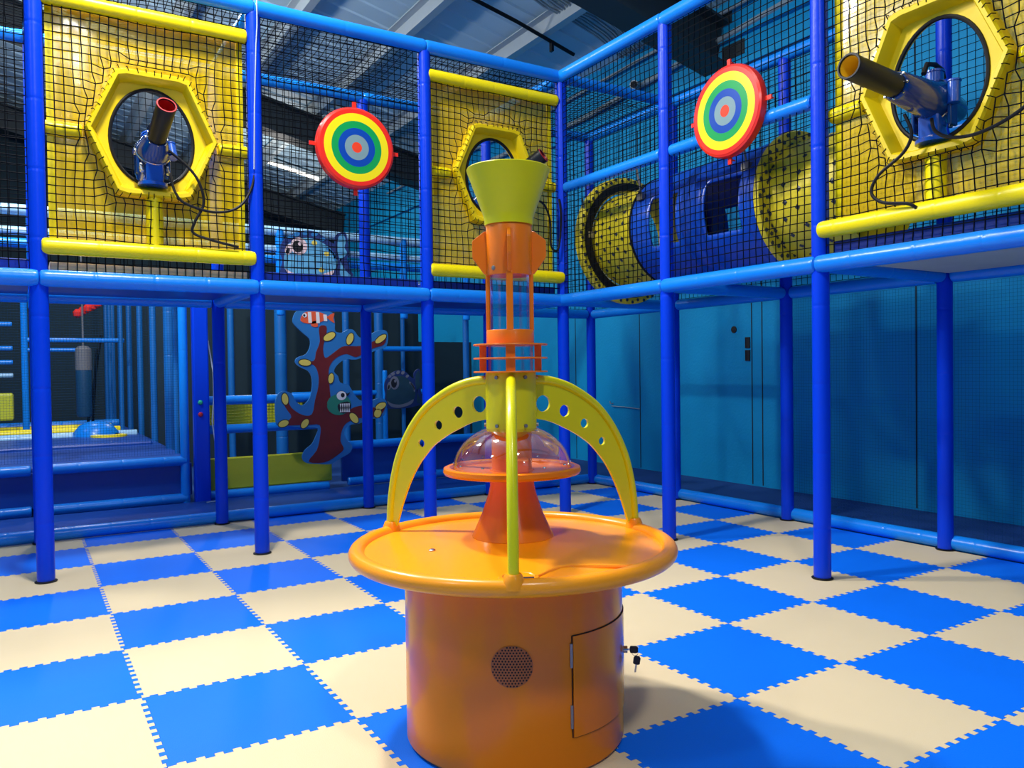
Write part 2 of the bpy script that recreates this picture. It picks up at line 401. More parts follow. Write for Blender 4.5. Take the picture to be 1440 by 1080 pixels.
for k, i in enumerate(range(-4, 0)):
    x0, x1 = XR + S * i + .045, XR + S * (i + 1) - .045
    hl = hexhole(*HC[i]) if i in HC else None
    obj('safety_net', net(x0, x1, ZD + .05, ZT - .05, LF(YL - .012), .049, .0036, hl, .006, k), M['net'], FR, smooth=0)
    obj('safety_net', net(x0, x1, ZD + .06, ZT - .05, LF(YL + S), .05, .0026, None, .004, k + 10), M['net'], FR, smooth=0)
    obj('roof_net', net(x0, x1, YL + .05, YL + S - .05, lambda u, v, w: (u, v, ZT + .0 + w * 3 - .05 * sin((v - YL) / S * pi)), .05, .0028, None, .008, k + 20), M['net'], FR, smooth=0)
for k, j in enumerate((0, -1, -2)):
    y0, y1 = YL + S * (j - 1) + .045, YL + S * j - .045
    hl = hexhole(*HCR) if j == -2 else None
    obj('safety_net', net(y0, y1, ZD + .05, ZT - .05, RFn(XR - .012), .049, .0034, hl, .006, k + 30), M['net'], FR, smooth=0)
for k, j in enumerate((1, 0, -1, -2)):
    y0, y1 = YL + S * (j - 1) + .045, YL + S * j - .045
    obj('safety_net', net(y0, y1, ZD + .05, ZT - .05, RFn(XR + S), .05, .0026, None, .004, k + 40), M['net'], FR, smooth=0)
obj('safety_net', net(XR + .05, XR + S - .05, ZD + .05, ZT - .05, LF(YL + S), .05, .0026, None, .004, 51), M['net'], FR, smooth=0)
for k, j in enumerate((-2,)):
    y0, y1 = YL + S * j + .05, YL - .05
    obj('roof_net', net(XR + .05, XR + S - .05, YL - S * (k + 3) + .05, YL - 2 * S - .05, lambda u, v, w: (u, v, ZT + w * 3), .05, .0026, None, .008, 60 + k), M['net'], FR, smooth=0)
obj('roof_net', net(XR + .05, XR + S - .05, YL + .05, YL + S - .05, lambda u, v, w: (u, v, ZT + w * 3 - .04), .05, .0026, None, .008, 66), M['net'], FR, smooth=0)
for j in (-1, -2):   # fine mesh behind the lower right bays
    obj('fine_mesh', net(YL + S * (j - 1) + .045, YL + S * j - .045, .10, ZD - .05, RFn(XR + S + .03), .022, .0006, None, 0, 0), M['finenet'], FR, smooth=0)
# thin white cable strapped to a front post
g = MB(); x, y = node(-2, 0)
g.tube([(x + .012, y - .072, ZT + .03), (x + .012, y - .066, 3.42), (x + .006, y - .054, 3.3), (x - .01, y - .052, 2.9), (x - .02, y - .052, 2.5)], .004, 6)
tag(obj('lead_cable', g, M['wcable']), 'thin white cable running down the blue post between the left cannon panel and round target', 'cable')

# ================================================================== YELLOW CANNON PANELS
def oval(cu, cv, a, b, n=48):
    return [(cu + a * cos(2 * pi * k / n), cv + b * sin(2 * pi * k / n) * (1 + .06 * sin(2 * pi * k / n))) for k in range(n)]
def respoly(poly, n=48, c=(0, 0)):
    """points on the polygon at the angles of oval()"""
    out = []
    for k in range(n):
        a = 2 * pi * k / n; d = (cos(a), sin(a)); best = 9
        for q in range(len(poly)):
            (x1, y1), (x2, y2) = poly[q], poly[(q + 1) % len(poly)]
            x1 -= c[0]; x2 -= c[0]; y1 -= c[1]; y2 -= c[1]
            ex, ey = x2 - x1, y2 - y1; det = d[0] * -ey + d[1] * ex
            if abs(det) < 1e-9: continue
            t = (x1 * -ey + y1 * ex) / det; s = (d[0] * y1 - d[1] * x1) / det
            if t > 0 and -1e-6 <= s <= 1 + 1e-6: best = min(best, t)
        out.append((c[0] + d[0] * best, c[1] + d[1] * best))
    return out
def cannon_panel(u0, u1, cu, cv, to3, label):
    """to3(u, v, w): u along the bay, v up, w towards the room"""
    p = to3((u0 + u1) / 2, ZD + .2, 0)
    R = thing('cannon_panel', label, 'panel', p, 'yellow cannon panels')
    # sheet: a grid with gentle ripples and a hole for the hexagon
    N = 48; hx = respoly(hexpts(cu, cv, .36, .37, .20), N, (cu, cv))
    lo, hi = ZD + .16, ZT - .16
    rect = [(u0 + .03, lo), (u1 - .03, lo), (u1 - .03, hi), (u0 + .03, hi)]
    rc = respoly(rect, N, (cu, cv))
    for (x, z) in rect:     # snap the nearest ring points onto the corners
        q = min(range(N), key=lambda k: (rc[k][0] - x) ** 2 + (rc[k][1] - z) ** 2); rc[q] = (x, z)
    mb = MB(); K = 10; vs = []
    for k in range(K + 1):
        t = k / K
        for a, b in zip(hx, rc):
            u, v = a[0] + (b[0] - a[0]) * t, a[1] + (b[1] - a[1]) * t
            w = -.055 + .007 * noise.noise(V((u * 4, v * 5, cu))) * min(1, 4 * t * (1 - t) + .2)
            vs.append(to3(u, v, w))
    mb.add(vs, [(k * N + q, k * N + (q + 1) % N, (k + 1) * N + (q + 1) % N, (k + 1) * N + q) for k in range(K) for q in range(N)])
    obj('vinyl_sheet', mb, M['ysheet'], R)
    for s, u in ((1, u0 + .03), (-1, u1 - .03)):
        obj('sheet_hem', MB().prism([(u - .018, lo), (u + .018, lo), (u + .018, hi), (u - .018, hi)], to3, -.062, -.048), M['yroll'], R, smooth=0)
    # hexagon bezel: outer padded rim, sloped inner wall and a recessed plate with an oval opening
    HO = respoly(hexpts(cu, cv, .372, .377, .203), N, (cu, cv)); HI = respoly(hexpts(cu, cv, .335, .337, .182), N, (cu, cv))
    HP = respoly(hexpts(cu, cv, .315, .318, .172), N, (cu, cv)); OV = oval(cu, cv - .02, .236, .295, N)
    mb = MB(); rings = [(HO, -.06), (HO, .022), ([((a[0] * 3 + b[0]) / 4, (a[1] * 3 + b[1]) / 4) for a, b in zip(HO, HI)], .036), ([(a[0] * .2 + b[0] * .8, a[1] * .2 + b[1] * .8) for a, b in zip(HO, HI)], .034), (HI, .024), (HP, -.045), (OV, -.05), (OV, -.075)]
    vs = [to3(u, v, w) for r, w in rings for u, v in r]
    mb.add(vs, [(k * N + q, k * N + (q + 1) % N, (k + 1) * N + (q + 1) % N, (k + 1) * N + q) for k in range(len(rings) - 1) for q in range(N)])
    bz = obj('hexagon_bezel', mb, M['yhex'], R, smooth=25)
    tr = MB(); tr.tube([to3(u, v, -.05) for u, v in OV + OV[:1]], .011, 8, cap=False)
    obj('rubber_edging', tr, M['black'], R)
    ties = MB()
    for q in range(0, 6):
        A, Bp = hexpts(cu, cv, .385, .391, .21)[q], hexpts(cu, cv, .385, .391, .21)[(q + 1) % 6]
        A2, B2 = hexpts(cu, cv, .35, .352, .19)[q], hexpts(cu, cv, .35, .352, .19)[(q + 1) % 6]
        for s in range(9):
            t = (s + .3 + .4 * random.random()) / 9; L = lambda a, b: (a[0] + (b[0] - a[0]) * t, a[1] + (b[1] - a[1]) * t)
            o, i = L(A, Bp), L(A2, B2); i = (o[0] + (i[0] - o[0]) * (.5 + .5 * random.random()), o[1] + (i[1] - o[1]) * (.5 + .5 * random.random()))
            ties.tube([to3(o[0], o[1], .012), to3((o[0] * 3 + i[0]) / 4, (o[1] * 3 + i[1]) / 4, .039), to3(i[0], i[1], .036)], .0026, 4)
    tag(obj('net_lacing', ties, M['net'], R), kind='stuff')
    for nm, v, r in (('lower_roll', ZD + .185, .047), ('upper_roll', ZT - .195, .046)):
        mb = MB(); foam(mb, to3(u0 - .03, v, .028 if nm[0] == 'l' else .01), to3(u1 + .03 if nm[0] == 'l' else u1, v, .028 if nm[0] == 'l' else .01), r, .28)
        obj('padded_roll', mb, M['yroll'], R)
    for a, b in ((u0 - .01, cu - .385), (cu + .385, u1 + .01)):
        mb = MB(); foam(mb, to3(a, cv - .02, -.045), to3(b, cv - .02, -.045), .042, .15); obj('side_roll', mb, M['yroll'], R)
    mb = MB(); foam(mb, to3(cu, ZD + .20, -.03), to3(cu, cv - .36, -.03), .05, .3); obj('mount_post', mb, M['yroll'], R)
    return R
def toL(u, v, w): return (u, YL + .01 - w, v)
def toR(u, v, w): return (XR + .01 - w, u, v)
x0, x1 = XR - 3 * S + .045, XR - 2 * S - .045
cannon_panel(x0, x1, *HC[-3], toL, 'yellow see-through panel with the red-bored cannon, between two blue posts')
cannon_panel(XR - S + .045, XR - .045, *HC[-1], toL, 'yellow see-through panel behind the funnel of the orange table')
y0, y1 = YL - 3 * S + .045, YL - 2 * S - .045
cannon_panel(y0, y1, *HCR, toR, 'yellow see-through panel holding the yellow-bored cannon, above the blue wall side')

# ================================================================== CANNONS
def cannon(base, muzzle, bore, label, hose, B=.27):
    b = V(base); R = thing('foam_ball_cannon', label, 'cannon', b, 'ball cannons')
    mz = V(muzzle); piv = b + V((0, 0, .20)); d = (mz - piv).normalized()
    side = d.cross(V((0, 0, 1))).normalized(); up = side.cross(d)
    L = (mz - piv).length
    rot = Matrix((side, up, d)).transposed()
    # base casting
    g = MB(); g.lathe([(0, 0), (.085, 0), (.085, .018), (.06, .03), (.05, .07), (.056, .075), (.056, .09), (.04, .1), (0, .1)], 24, b)
    obj('base', g, M['cblue2'], R)
    fd = V((d.x, d.y, 0)).normalized(); fs = V((-fd.y, fd.x, 0))
    m3 = Matrix((fd, fs, V((0, 0, 1)))).transposed()
    g = MB(); g.box(b + V((0, 0, .10)) + fd * .02, (.085, .10, .17), rot=m3)
    obj('pedestal', g, M['cblue2'], R, bevel=.012)
    for s in (1, -1):
        g = MB(); g.box(piv + fs * .088 * s - V((0, 0, .055)), (.07, .018, .16), rot=m3); obj('yoke_arm', g, M['cblue'], R, bevel=.006)
        g = MB(); g.tube([piv + fs * .07 * s, piv + fs * .108 * s], .022, 12); obj('pivot_bolt', g, M['steel'], R)
    # body: stepped barrel jacket narrowing to the black barrel
    g = MB(); g.lathe([(0, -.24), (.03, -.235), (.055, -.22), (.066, -.19), (.078, -.10), (.098, -.01), (.098, .03), (.086, .07), (.068, L - B - .02), (.060, L - B), (.0, L - B)], 32, piv, mat=rot)
    jk = obj('jacket', g, M['cblue'], R)
    g = MB(); g.lathe([(.101, .0), (.104, .004), (.104, .018), (.101, .022)], 32, piv, mat=rot, close=False); obj('band', g, M['steel'], jk)
    bl = L - B - .005
    g = MB(); g.lathe([(.0, bl), (.053, bl), (.055, bl + .02), (.055, L - .012), (.057, L - .010), (.057, L), (.047, L), (.0455, L - .004), (.0455, bl + .12), (0, bl + .12)], 32, piv, mat=rot)
    br = obj('barrel', g, M['barrel'], R)
    g = MB(); g.lathe([(.0452, L - .006), (.0448, L - .13), (0, L - .13)], 32, piv, mat=rot).lathe([(.048, L + .0006), (.0565, L + .0006), (.055, L + .003), (.048, L + .003)], 32, piv, mat=rot, close=True, m=1)
    obj('bore', g, [M[bore], M['bred'] if bore == 'bred' else M['barrel']], br)
    # hopper pipe on top, handle behind
    pp = piv + d * .0 + up * .085
    g = MB(); g.tube([pp, pp + up * .055], .042, 16).tube([pp + up * .055, pp + up * .064], .047, 16)
    obj('feed_port', g, M['cblue2'], R)
    g = MB(); g.tube([pp + up * .03 + d * .10 , pp + up * .085 + d * .07, pp + up * .10, pp + up * .09 - d * .07, pp + up * .05 - d * .09], .012, 8); obj('carry_handle', g, M['black'], R)
    g = MB(); pl = piv - side * .11 + d * .03 - up * .0
    g.tube([pl + up * -.04, pl + up * .06], .028, 14).tube([pl + up * .06, pl + up * .068], .032, 14); obj('side_port', g, M['cblue2'], R)
    for s in (1, -1):
        g = MB(); q = piv + side * .075 * s - up * .07 - d * .02
        g.tube([q, q - up * .07 + d * .01], .012, 8).tube([q - up * .02 + d * .02, q - up * .02 - d * .05], .008, 8); obj('valve_fitting', g, M['steel'], R)
    for k in range(8):
        a = 2 * pi * k / 8; q = piv + rot @ V((.061 * cos(a), .061 * sin(a), L - B - .002))
        obj('barrel_screw', MB().lathe([(0, .006), (.006, .005), (.007, 0)], 8, q, mat=rot), M['steel'], jk)
    for h in hose:
        g = MB(); pts = [V(p) for p in h]; sm = []
        for i in range(len(pts) - 1):
            p0, p1, p2, p3 = pts[max(i - 1, 0)], pts[i], pts[i + 1], pts[min(i + 2, len(pts) - 1)]
            for s in range(8):
                t = s / 8
                sm.append(.5 * ((2 * p1) + (p2 - p0) * t + (2 * p0 - 5 * p1 + 4 * p2 - p3) * t * t + (3 * p1 - p0 - 3 * p2 + p3) * t ** 3))
        g.tube(sm + [pts[-1]], .0085, 8); obj('hose', g, M['black'], R)
    return R
Yh = YL - .06
cannon((-2.045, YL + .01, 2.335), (-2.01, 2.36, 2.735), 'bred', 'blue cannon with black barrel and red bore, on the far-left yellow panel',
       [[(-1.95, YL - .02, 2.42), (-1.93, Yh, 2.30), (-1.87, Yh - .02, 2.23), (-1.70, Yh - .02, 2.195), (-1.55, Yh, 2.25), (-1.46, Yh + .02, 2.40), (-1.44, YL - .03, 2.58)],
        [(-1.97, YL - .05, 2.56), (-1.85, Yh, 2.46), (-1.79, Yh - .02, 2.36), (-1.77, Yh - .02, 2.24), (-1.82, Yh - .01, 2.13), (-1.83, Yh, 2.06), (-1.72, Yh - .01, 2.02), (-1.56, Yh, 1.99)]])
cannon((.402, YL + .01, 2.37), (.62, 2.38, 2.80), 'bred', 'blue cannon almost hidden behind the yellow-green funnel',
       [[(.5, YL - .02, 2.5), (.75, Yh, 2.52), (.85, Yh, 2.4), (.86, Yh, 2.2), (.89, Yh, 2.14), (.94, Yh, 2.17), (.965, Yh, 2.4), (.97, YL - .03, 2.56)]])
Xh = XR - .06
cannon((XR + .05, -.36, 2.265), (.355, -.392, 2.495), 'byel', 'blue cannon with black barrel and yellow bore, on the right-hand yellow panel',
       [[(XR - .04, -.40, 2.36), (Xh, -.43, 2.29), (Xh - .02, -.52, 2.235), (Xh - .02, -.65, 2.225), (Xh, -.80, 2.28), (XR - .02, -.93, 2.40)],
        [(XR - .10, -.30, 2.40), (Xh - .03, -.33, 2.30), (Xh - .02, -.28, 2.22), (Xh - .02, -.15, 2.14), (Xh - .02, -.11, 2.06), (Xh - .02, -.17, 2.00), (Xh - .02, -.30, 1.97), (Xh, -.335, 1.945)]], .36)

# ================================================================== ROUND TARGETS
def target(c, ax, label):
    c = V(c); R = thing('round_target', label, 'target', c, 'round targets hung on the nets')
    ax = V(ax).normalized(); s = V((0, 0, 1)).cross(ax).normalized(); u = ax.cross(s)
    rot = Matrix((s, u, ax)).transposed(); r = .278
    g = MB(); g.lathe([(0, -.03), (r - .02, -.03), (r, -.022), (r + .002, 0), (r - .004, .022), (r - .02, .03)], 64, c, mat=rot); obj('rim', g, M['red'], R)
    rr = [r - .018, .232, .18, .132, .086, .036, 0]
    g = MB(); w = [.03, .0305, .031, .0315, .032, .0325]
    nn = 64; vs = []
    for k, q in enumerate(rr): vs.append((q, .03 + .004 * (1 - q / r)))
    for k in range(6): g.lathe([vs[k], vs[k + 1]], nn, c, m=k, mat=rot)
    obj('face', g, [M['red'], M['ty'], M['tg'], M['tb'], M['tgr'], M['tr']], R, smooth=60)
    for k in range(4):
        a = pi / 2 * k; q = c + rot @ V((cos(a) * (r + .018), sin(a) * (r + .018), -.01))
        g = MB(); g.box(q, (.05, .026, .012), rot=rot @ Matrix.Rotation(a, 3, 'Z')).tube([q + rot @ V((.012, 0, 0)), q + rot @ V((.012, 0, -.03))], .005, 6)
        obj('hanging_tab', g, M['red'], R, smooth=0)
    return R
target((-.765, YL - .055, 2.725), (0, -1, 0), 'round red, yellow, green and blue target hung on the net left of the funnel')
target((XR - .05, .865, 2.75), (-1, 0, 0), 'round rainbow-ringed target hung in front of the blue crawl tunnel')

# ================================================================== CRAWL TUNNEL
TC = (1.63, 2.26)
TN = thing('crawl_tunnel', 'blue plastic crawl tunnel with yellow studded ends behind the corner nets', 'tunnel', (TC[0], 1.5, ZD))
ROT = Matrix.Rotation(-pi / 2, 3, 'X')      # lathe axis z -> +y
def tl(prof, n=64, m=0, **k): return MB().lathe(prof, n, (TC[0], 0, TC[1]), mat=ROT, m=m, **k)
# barrel with two openings each side: quads left out of the lathe
def barrel(y0, y1, r, wins, n=72, k=40):
    mb = MB(); vs = []; fs = []
    for i in range(k + 1):
        y = y0 + (y1 - y0) * i / k
        for j in range(n):
            a = 2 * pi * j / n; vs.append((TC[0] + r * cos(a), y, TC[1] + r * sin(a)))
    for i in range(k):
        yc = y0 + (y1 - y0) * (i + .5) / k
        for j in range(n):
            a = degrees_((j + .5) * 360 / n)
            if any(w[0] < yc < w[1] and (w[2] < a < w[3] or w[2] < 540 - a < w[3] or w[2] < 180 - a < w[3]) for w in wins): continue
            fs.append((i * n + j, i * n + (j + 1) % n, (i + 1) * n + (j + 1) % n, (i + 1) * n + j))
    return mb.add(vs, fs)
def degrees_(a): return a % 360
wins = [(1.60, 1.89, 157, 206), (1.02, 1.31, 153, 206)]
ob = obj('barrel', barrel(.86, 2.09, .41, wins), M['tunnel'], TN)
so = ob.modifiers.new('shell', 'SOLIDIFY'); so.thickness = .012; so.offset = -1
g = MB()
for w in wins:
    for k in range(7):
        for y, a in ((w[0] - .02, w[2] + (w[3] - w[2]) * k / 6), (w[1] + .02, w[2] + (w[3] - w[2]) * k / 6), (w[0] + (w[1] - w[0]) * k / 6, w[3] + 4)):
            q = V((TC[0] + .41 * cos(radians(a)), y, TC[1] + .41 * sin(radians(a)))); o = V((cos(radians(a)), 0, sin(radians(a))))
            g.tube([q, q + o * .008], .009, 8)
obj('window_bolt', g, M['steel'], TN)
g = tl([(.412, .93), (.428, .95), (.428, 1.0), (.412, 1.0)]); g.lathe([(.412, 1.35), (.426, 1.37), (.426, 1.53), (.412, 1.55)], 64, (TC[0], 0, TC[1]), mat=ROT)
obj('barrel_rib', g, M['tunnel'], TN)
obj('yellow_sleeve', tl([(.385, 2.07), (.385, 2.60)]), M['tyel'], TN)
obj('yellow_sleeve', tl([(.375, .30), (.375, .86)]), M['tyel'], TN)
obj('end_ring', tl([(.40, 2.58), (.40, 2.66), (.505, 2.66), (.53, 2.64), (.53, 2.60), (.505, 2.58)], close=True), M['tyel'], TN)
obj('end_ring', tl([(.35, .82), (.35, .86), (.455, .86), (.46, .85), (.46, .83), (.455, .82)], close=True), M['tyel'], TN)
for y, r in ((2.57, .468), (2.085, .416), (.875, .42)):
    obj('black_band', tl([(r, y - .012), (r + .012, y - .008), (r + .012, y + .008), (r, y + .012), (r - .05, y + .012), (r - .05, y - .012)], close=True), M['black'], TN)
g = MB()
for y0, y1, r, nn in ((2.12, 2.54, .386, 6), (.34, .80, .376, 5)):
    for i in range(nn):
        for j in range(22):
            a = 2 * pi * (j + .5 * (i % 2) + .2 * random.random()) / 22; y = y0 + (y1 - y0) * (i + .3 * random.random()) / (nn - 1)
            o = V((cos(a), 0, sin(a))); q = V((TC[0], y, TC[1])) + o * r
            t = V((-sin(a), 0, cos(a)))
            g.add([q + t * .019 + o * .001, q + V((0, .019, 0)) + o * .001, q - t * .019 + o * .001, q - V((0, .019, 0)) + o * .001, q + o * .006], [(0, 1, 4), (1, 2, 4), (2, 3, 4), (3, 0, 4)])
for y, rr in ((.8195, (.375, .41, .44)), (2.579, (.50, .515))):
    for k, r in enumerate(rr):
        for j in range(26):
            a = 2 * pi * (j + .5 * (k % 2) + .25 * random.random()) / 26; q = V((TC[0] + r * cos(a), y, TC[1] + r * sin(a)))
            g.tube([q, q - V((0, .005, 0))], .0145, 5)
st = tag(obj('stud', g, M['tdot'], TN, smooth=0), kind='stuff')
for y, a in ((2.0, 150), (.98, 150), (2.585, 178)):
    q = V((TC[0] + .43 * cos(radians(a)), y, TC[1] + .43 * sin(radians(a))))
    g = MB(); g.box(q, (.05, .06, .05)).tube([q, q + V((-.05, .02, .30))], .008, 6); obj('hanger', g, M['dsteel'], TN, smooth=0)

# ================================================================== BALL TABLE
AX = V((-1.385, -.358, 0)); FA = radians(-121.71)
TB = thing('ball_table', 'round orange play table with lime arms and a rocket-shaped tower on the floor', 'play table', AX)
def L(prof, n=64, m=0, mb=None, **k): return (mb or MB()).lathe(prof, n, AX, m=m, **k)
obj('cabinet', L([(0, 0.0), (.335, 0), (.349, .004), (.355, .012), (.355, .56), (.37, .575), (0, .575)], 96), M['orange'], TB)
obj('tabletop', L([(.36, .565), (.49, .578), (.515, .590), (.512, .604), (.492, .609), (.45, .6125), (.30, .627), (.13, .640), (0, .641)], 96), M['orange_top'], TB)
tor = MB(); k = 128
tor.tube([AX + V((.507 * cos(2 * pi * i / k), .507 * sin(2 * pi * i / k), .604)) for i in range(k + 1)], .0255, 18, cap=False)
obj('rim', tor, M['orange_top'], TB)
for da in (0, 120, -120):      # socket bosses where the arms enter the rim
    a = FA + radians(da); c = AX + V((.507 * cos(a), .507 * sin(a), .604))
    obj('arm_socket', MB().lathe([(.031, 0), (.030, .02), (.024, .036), (.021, .04), (0, .04)], 20, c), M['orange_top'], TB)
# recessed ball hole near the front arm and a raised lip tracing the tray's cast shadow
def disc_pt(r, da, z): a = FA + radians(da); return AX + V((r * cos(a), r * sin(a), z))
g = MB(); c = disc_pt(.438, 2, .6122); g.lathe([(.055, .004), (.052, .004), (.047, .002), (.045, .003), (0, .0028)], 28, c, m=0)
obj('ball_hole', MB().lathe([(0, .0022), (.042, .0022), (.046, .0028)], 28, c), M['hole'], TB)
obj('ball_hole_lip', MB().lathe([(.042, .002), (.047, .006), (.054, .006), (.058, .001)], 28, c), M['orange_top'], TB)
g = MB(); pts = [disc_pt((.44, .40, .375, .375, .40, .43, .47)[t // 3] + ((.44, .40, .375, .375, .40, .43, .47, .47)[t // 3 + 1] - (.44, .40, .375, .375, .40, .43, .47)[t // 3]) * (t % 3) / 3, 8 + 40 * t / 20, .6165) for t in range(20)] + [disc_pt(.475, 49, .612)]
g.tube(pts, [.003 + .007 * sin(pi * t / 20) for t in range(21)], 8)
obj('shadow_arc_lip', g, M['orange_top'], TB)
g = MB(); g.lathe([(0, .006), (.008, .0055), (.011, .003), (.011, 0)], 14, disc_pt(.295, -58, .627)); obj('table_bolt', g, M['steel'], TB)
obj('cone', L([(.132, .636), (.134, .641), (.129, .651), (.100, .715), (.079, .778), (.073, .805), (.073, .86), (0, .86)], 64), M['orange'], TB)
tray = L([(0, .842), (.20, .842), (.222, .846), (.226, .854), (.224, .866), (.214, .870), (.196, .866), (.190, .858), (0, .856)], 72)
obj('tray', tray, M['orange'], TB)
obj('inner_column', L([(.066, .857), (.066, 1.0)], 40), M['orange'], TB)
g = MB(); g.box(AX + V((.10 * cos(FA + .35), .10 * sin(FA + .35), .88)), (.055, .04, .045), rot=Matrix.Rotation(FA, 3, 'Z'))
obj('ball_outlet', g, M['orange_m'], TB, bevel=.006)
dome = [(.193 * cos(t * pi / 2 / 16) if t < 16 else 0, .864 + .145 * sin(t * pi / 2 / 16)) for t in range(14)]
obj('dome', L([(.205, .869), (.197, .868)] + dome, 64), M['pink'], TB)
g = MB()
for t in range(24):
    if t % 2: continue
    a = 2 * pi * t / 24; g.lathe([(0, .004), (.004, .003), (.005, 0)], 8, AX + V((.19 * cos(a), .19 * sin(a), .880)))
obj('dome_screw', g, M['steel'], TB)
obj('collar', L([(.0, .985), (.082, .985), (.083, .99), (.083, 1.172), (.082, 1.176), (0, 1.176)], 48), M['lime'], TB)
for k in range(3):
    a0 = FA + radians(60 + 120 * k)
    for z in (1.005, 1.160):
        g = MB()
        for s in (-.12, .12):
            c = AX + V((.083 * cos(a0 + s * 4), .083 * sin(a0 + s * 4), z)); g.tube([c, c + V((cos(a0 + s * 4), sin(a0 + s * 4), 0)) * .006], .006, 8)
        obj('collar_bolt', g, M['dsteel'], TB)
# ring cage
for z in (1.178, 1.222, 1.266):
    obj('ring_plate', L([(.06, z - .0025), (.121, z - .0025), (.122, z), (.121, z + .0025), (.06, z + .0025)], 64, close=True), M['orange_m'], TB)
obj('lower_tube', L([(.074, 1.176), (.074, 1.268)], 48), M['clear'], TB)
for da in (0, 90, 180, 270):
    a = FA + radians(da); R3 = Matrix.Rotation(a, 3, 'Z')
    obj('cage_strut', MB().box(AX + V((.090 * cos(a), .090 * sin(a), 1.222)), (.022, .030, .090), rot=R3), M['orange_m'], TB, smooth=0)
obj('tube_base', L([(.070, 1.267), (.078, 1.267), (.078, 1.311), (.076, 1.314), (.070, 1.314)], 48), M['orange_m'], TB)
obj('upper_tube', L([(.068, 1.31), (.068, 1.50)], 48), M['clear'], TB)
for da in (0, 90, 180, 270):
    a = FA + radians(da); R3 = Matrix.Rotation(a, 3, 'Z')
    obj('tube_strut', MB().box(AX + V((.071 * cos(a), .071 * sin(a), 1.405)), (.014, .022, .19), rot=R3), M['orange_m'], TB, smooth=0, bevel=.003)
obj('rocket_body', L([(.066, 1.492), (.073, 1.492), (.074, 1.50), (.0755, 1.655), (.073, 1.66), (.066, 1.66)], 48), M['orange_m'], TB)
for da in (0, 90, 180, 270):
    a = FA + radians(da)
    to = lambda u, v, w: AX + V((u * cos(a) - w * sin(a), u * sin(a) + w * cos(a), v))
    obj('fin', MB().prism([(.06, 1.497), (.082, 1.497), (.119, 1.548), (.121, 1.556), (.121, 1.602), (.119, 1.608), (.082, 1.636), (.06, 1.64)], to, -.006, .006), M['orange_m'], TB, smooth=0, bevel=.002)
obj('body_bolt', MB().lathe([(0, .004), (.007, .003), (.008, 0)], 10, AX + V((.074 * cos(FA - .75), .074 * sin(FA - .75), 1.512)), mat=Matrix.Rotation(FA - .75, 3, 'Z') @ Matrix.Rotation(pi / 2, 3, 'Y')), M['dsteel'], TB)
obj('funnel', L([(.068, 1.655), (.0795, 1.655), (.0800, 1.675), (.084, 1.690), (.1345, 1.828), (.1365, 1.835), (.1345, 1.838), (.1315, 1.832), (.080, 1.69), (.074, 1.675), (.068, 1.655)], 64), M['lime'], TB)
# three arms: plate with four holes and a tube along the outer edge
outer = [(.080, 1.152), (.15, 1.146), (.221, 1.126), (.285, 1.094), (.342, 1.055), (.39, 1.005), (.431, .945), (.466, .873), (.490, .79), (.503, .71), (.509, .625)]
inner = [(.080, 1.022), (.15, 1.008), (.223, .977), (.27, .952), (.314, .922), (.346, .89), (.376, .855), (.405, .81), (.431, .758), (.455, .70), (.480, .625)]
def smoothline(p, n=6):
    out = []
    for i in range(len(p) - 1):
        p0, p1, p2, p3 = (V(p[max(i - 1, 0)]), V(p[i]), V(p[i + 1]), V(p[min(i + 2, len(p) - 1)]))
        for s in range(n):
            t = s / n; out.append(.5 * ((2 * p1) + (p2 - p0) * t + (2 * p0 - 5 * p1 + 4 * p2 - p3) * t * t + (3 * p1 - p0 - 3 * p2 + p3) * t ** 3))
    return out + [V(p[-1])]
holes = [(.122, 1.070, .0280), (.208, 1.042, .0205), (.290, .996, .0165), (.364, .930, .0140)]
import bmesh
from mathutils.geometry import delaunay_2d_cdt
def arm(a):
    A = bpy.data.objects.new('arm', None); C.objects.link(A); A.location = AX; A.parent = TB; A.matrix_parent_inverse = Matrix.Translation(-AX)
    to = lambda u, v, w: AX + V((u * cos(a) - w * sin(a), u * sin(a) + w * cos(a), v))
    so, si = smoothline(outer), smoothline(inner)
    loop = so + si[::-1]; vs = [V((p.x, p.y)) for p in loop]; E = [(i, (i + 1) % len(loop)) for i in range(len(loop))]
    for (u, v, r) in holes:
        o = len(vs); n = 20
        vs += [V((u + r * cos(2 * pi * k / n), v + r * sin(2 * pi * k / n))) for k in range(n)]; E += [(o + k, o + (k + 1) % n) for k in range(n)]
    v2, e2, f2, *_ = delaunay_2d_cdt(vs, E, [], 1, 1e-6)
    keep = []
    for f in f2:
        c = sum((v2[i] for i in f), V((0, 0))) / len(f)
        if any((c.x - u) ** 2 + (c.y - v) ** 2 < (r * .97) ** 2 for u, v, r in holes): continue
        keep.append(f)
    n = len(v2); mb = MB(); th = .0055
    cnt = {}
    for f in keep:
        for i in range(len(f)):
            e = (f[i], f[(i + 1) % len(f)]); cnt[e] = 1
    edges = [e for e in cnt if (e[1], e[0]) not in cnt]
    mb.add([to(p.x, p.y, -th) for p in v2] + [to(p.x, p.y, th) for p in v2], [tuple(f)[::-1] for f in keep] + [tuple(n + i for i in f) for f in keep] + [(e[0], e[1], n + e[1], n + e[0]) for e in edges])
    return mb, MB().tube([to(p.x, p.y, 0) for p in so], .0155, 14)
for da in (0, 120, -120):
    a = FA + radians(da); p, t = arm.__wrapped__(a) if hasattr(arm, '__wrapped__') else arm(a)
    A = [o for o in bpy.data.objects if o.name.startswith('arm') and not o.name.startswith('arm_') and o.type == 'EMPTY'][-1]
    bpy.data.objects.remove(A)
    ob = obj('arm', t, M['lime'], TB); pl = obj('arm_plate', p, M['lime'], ob, smooth=20)
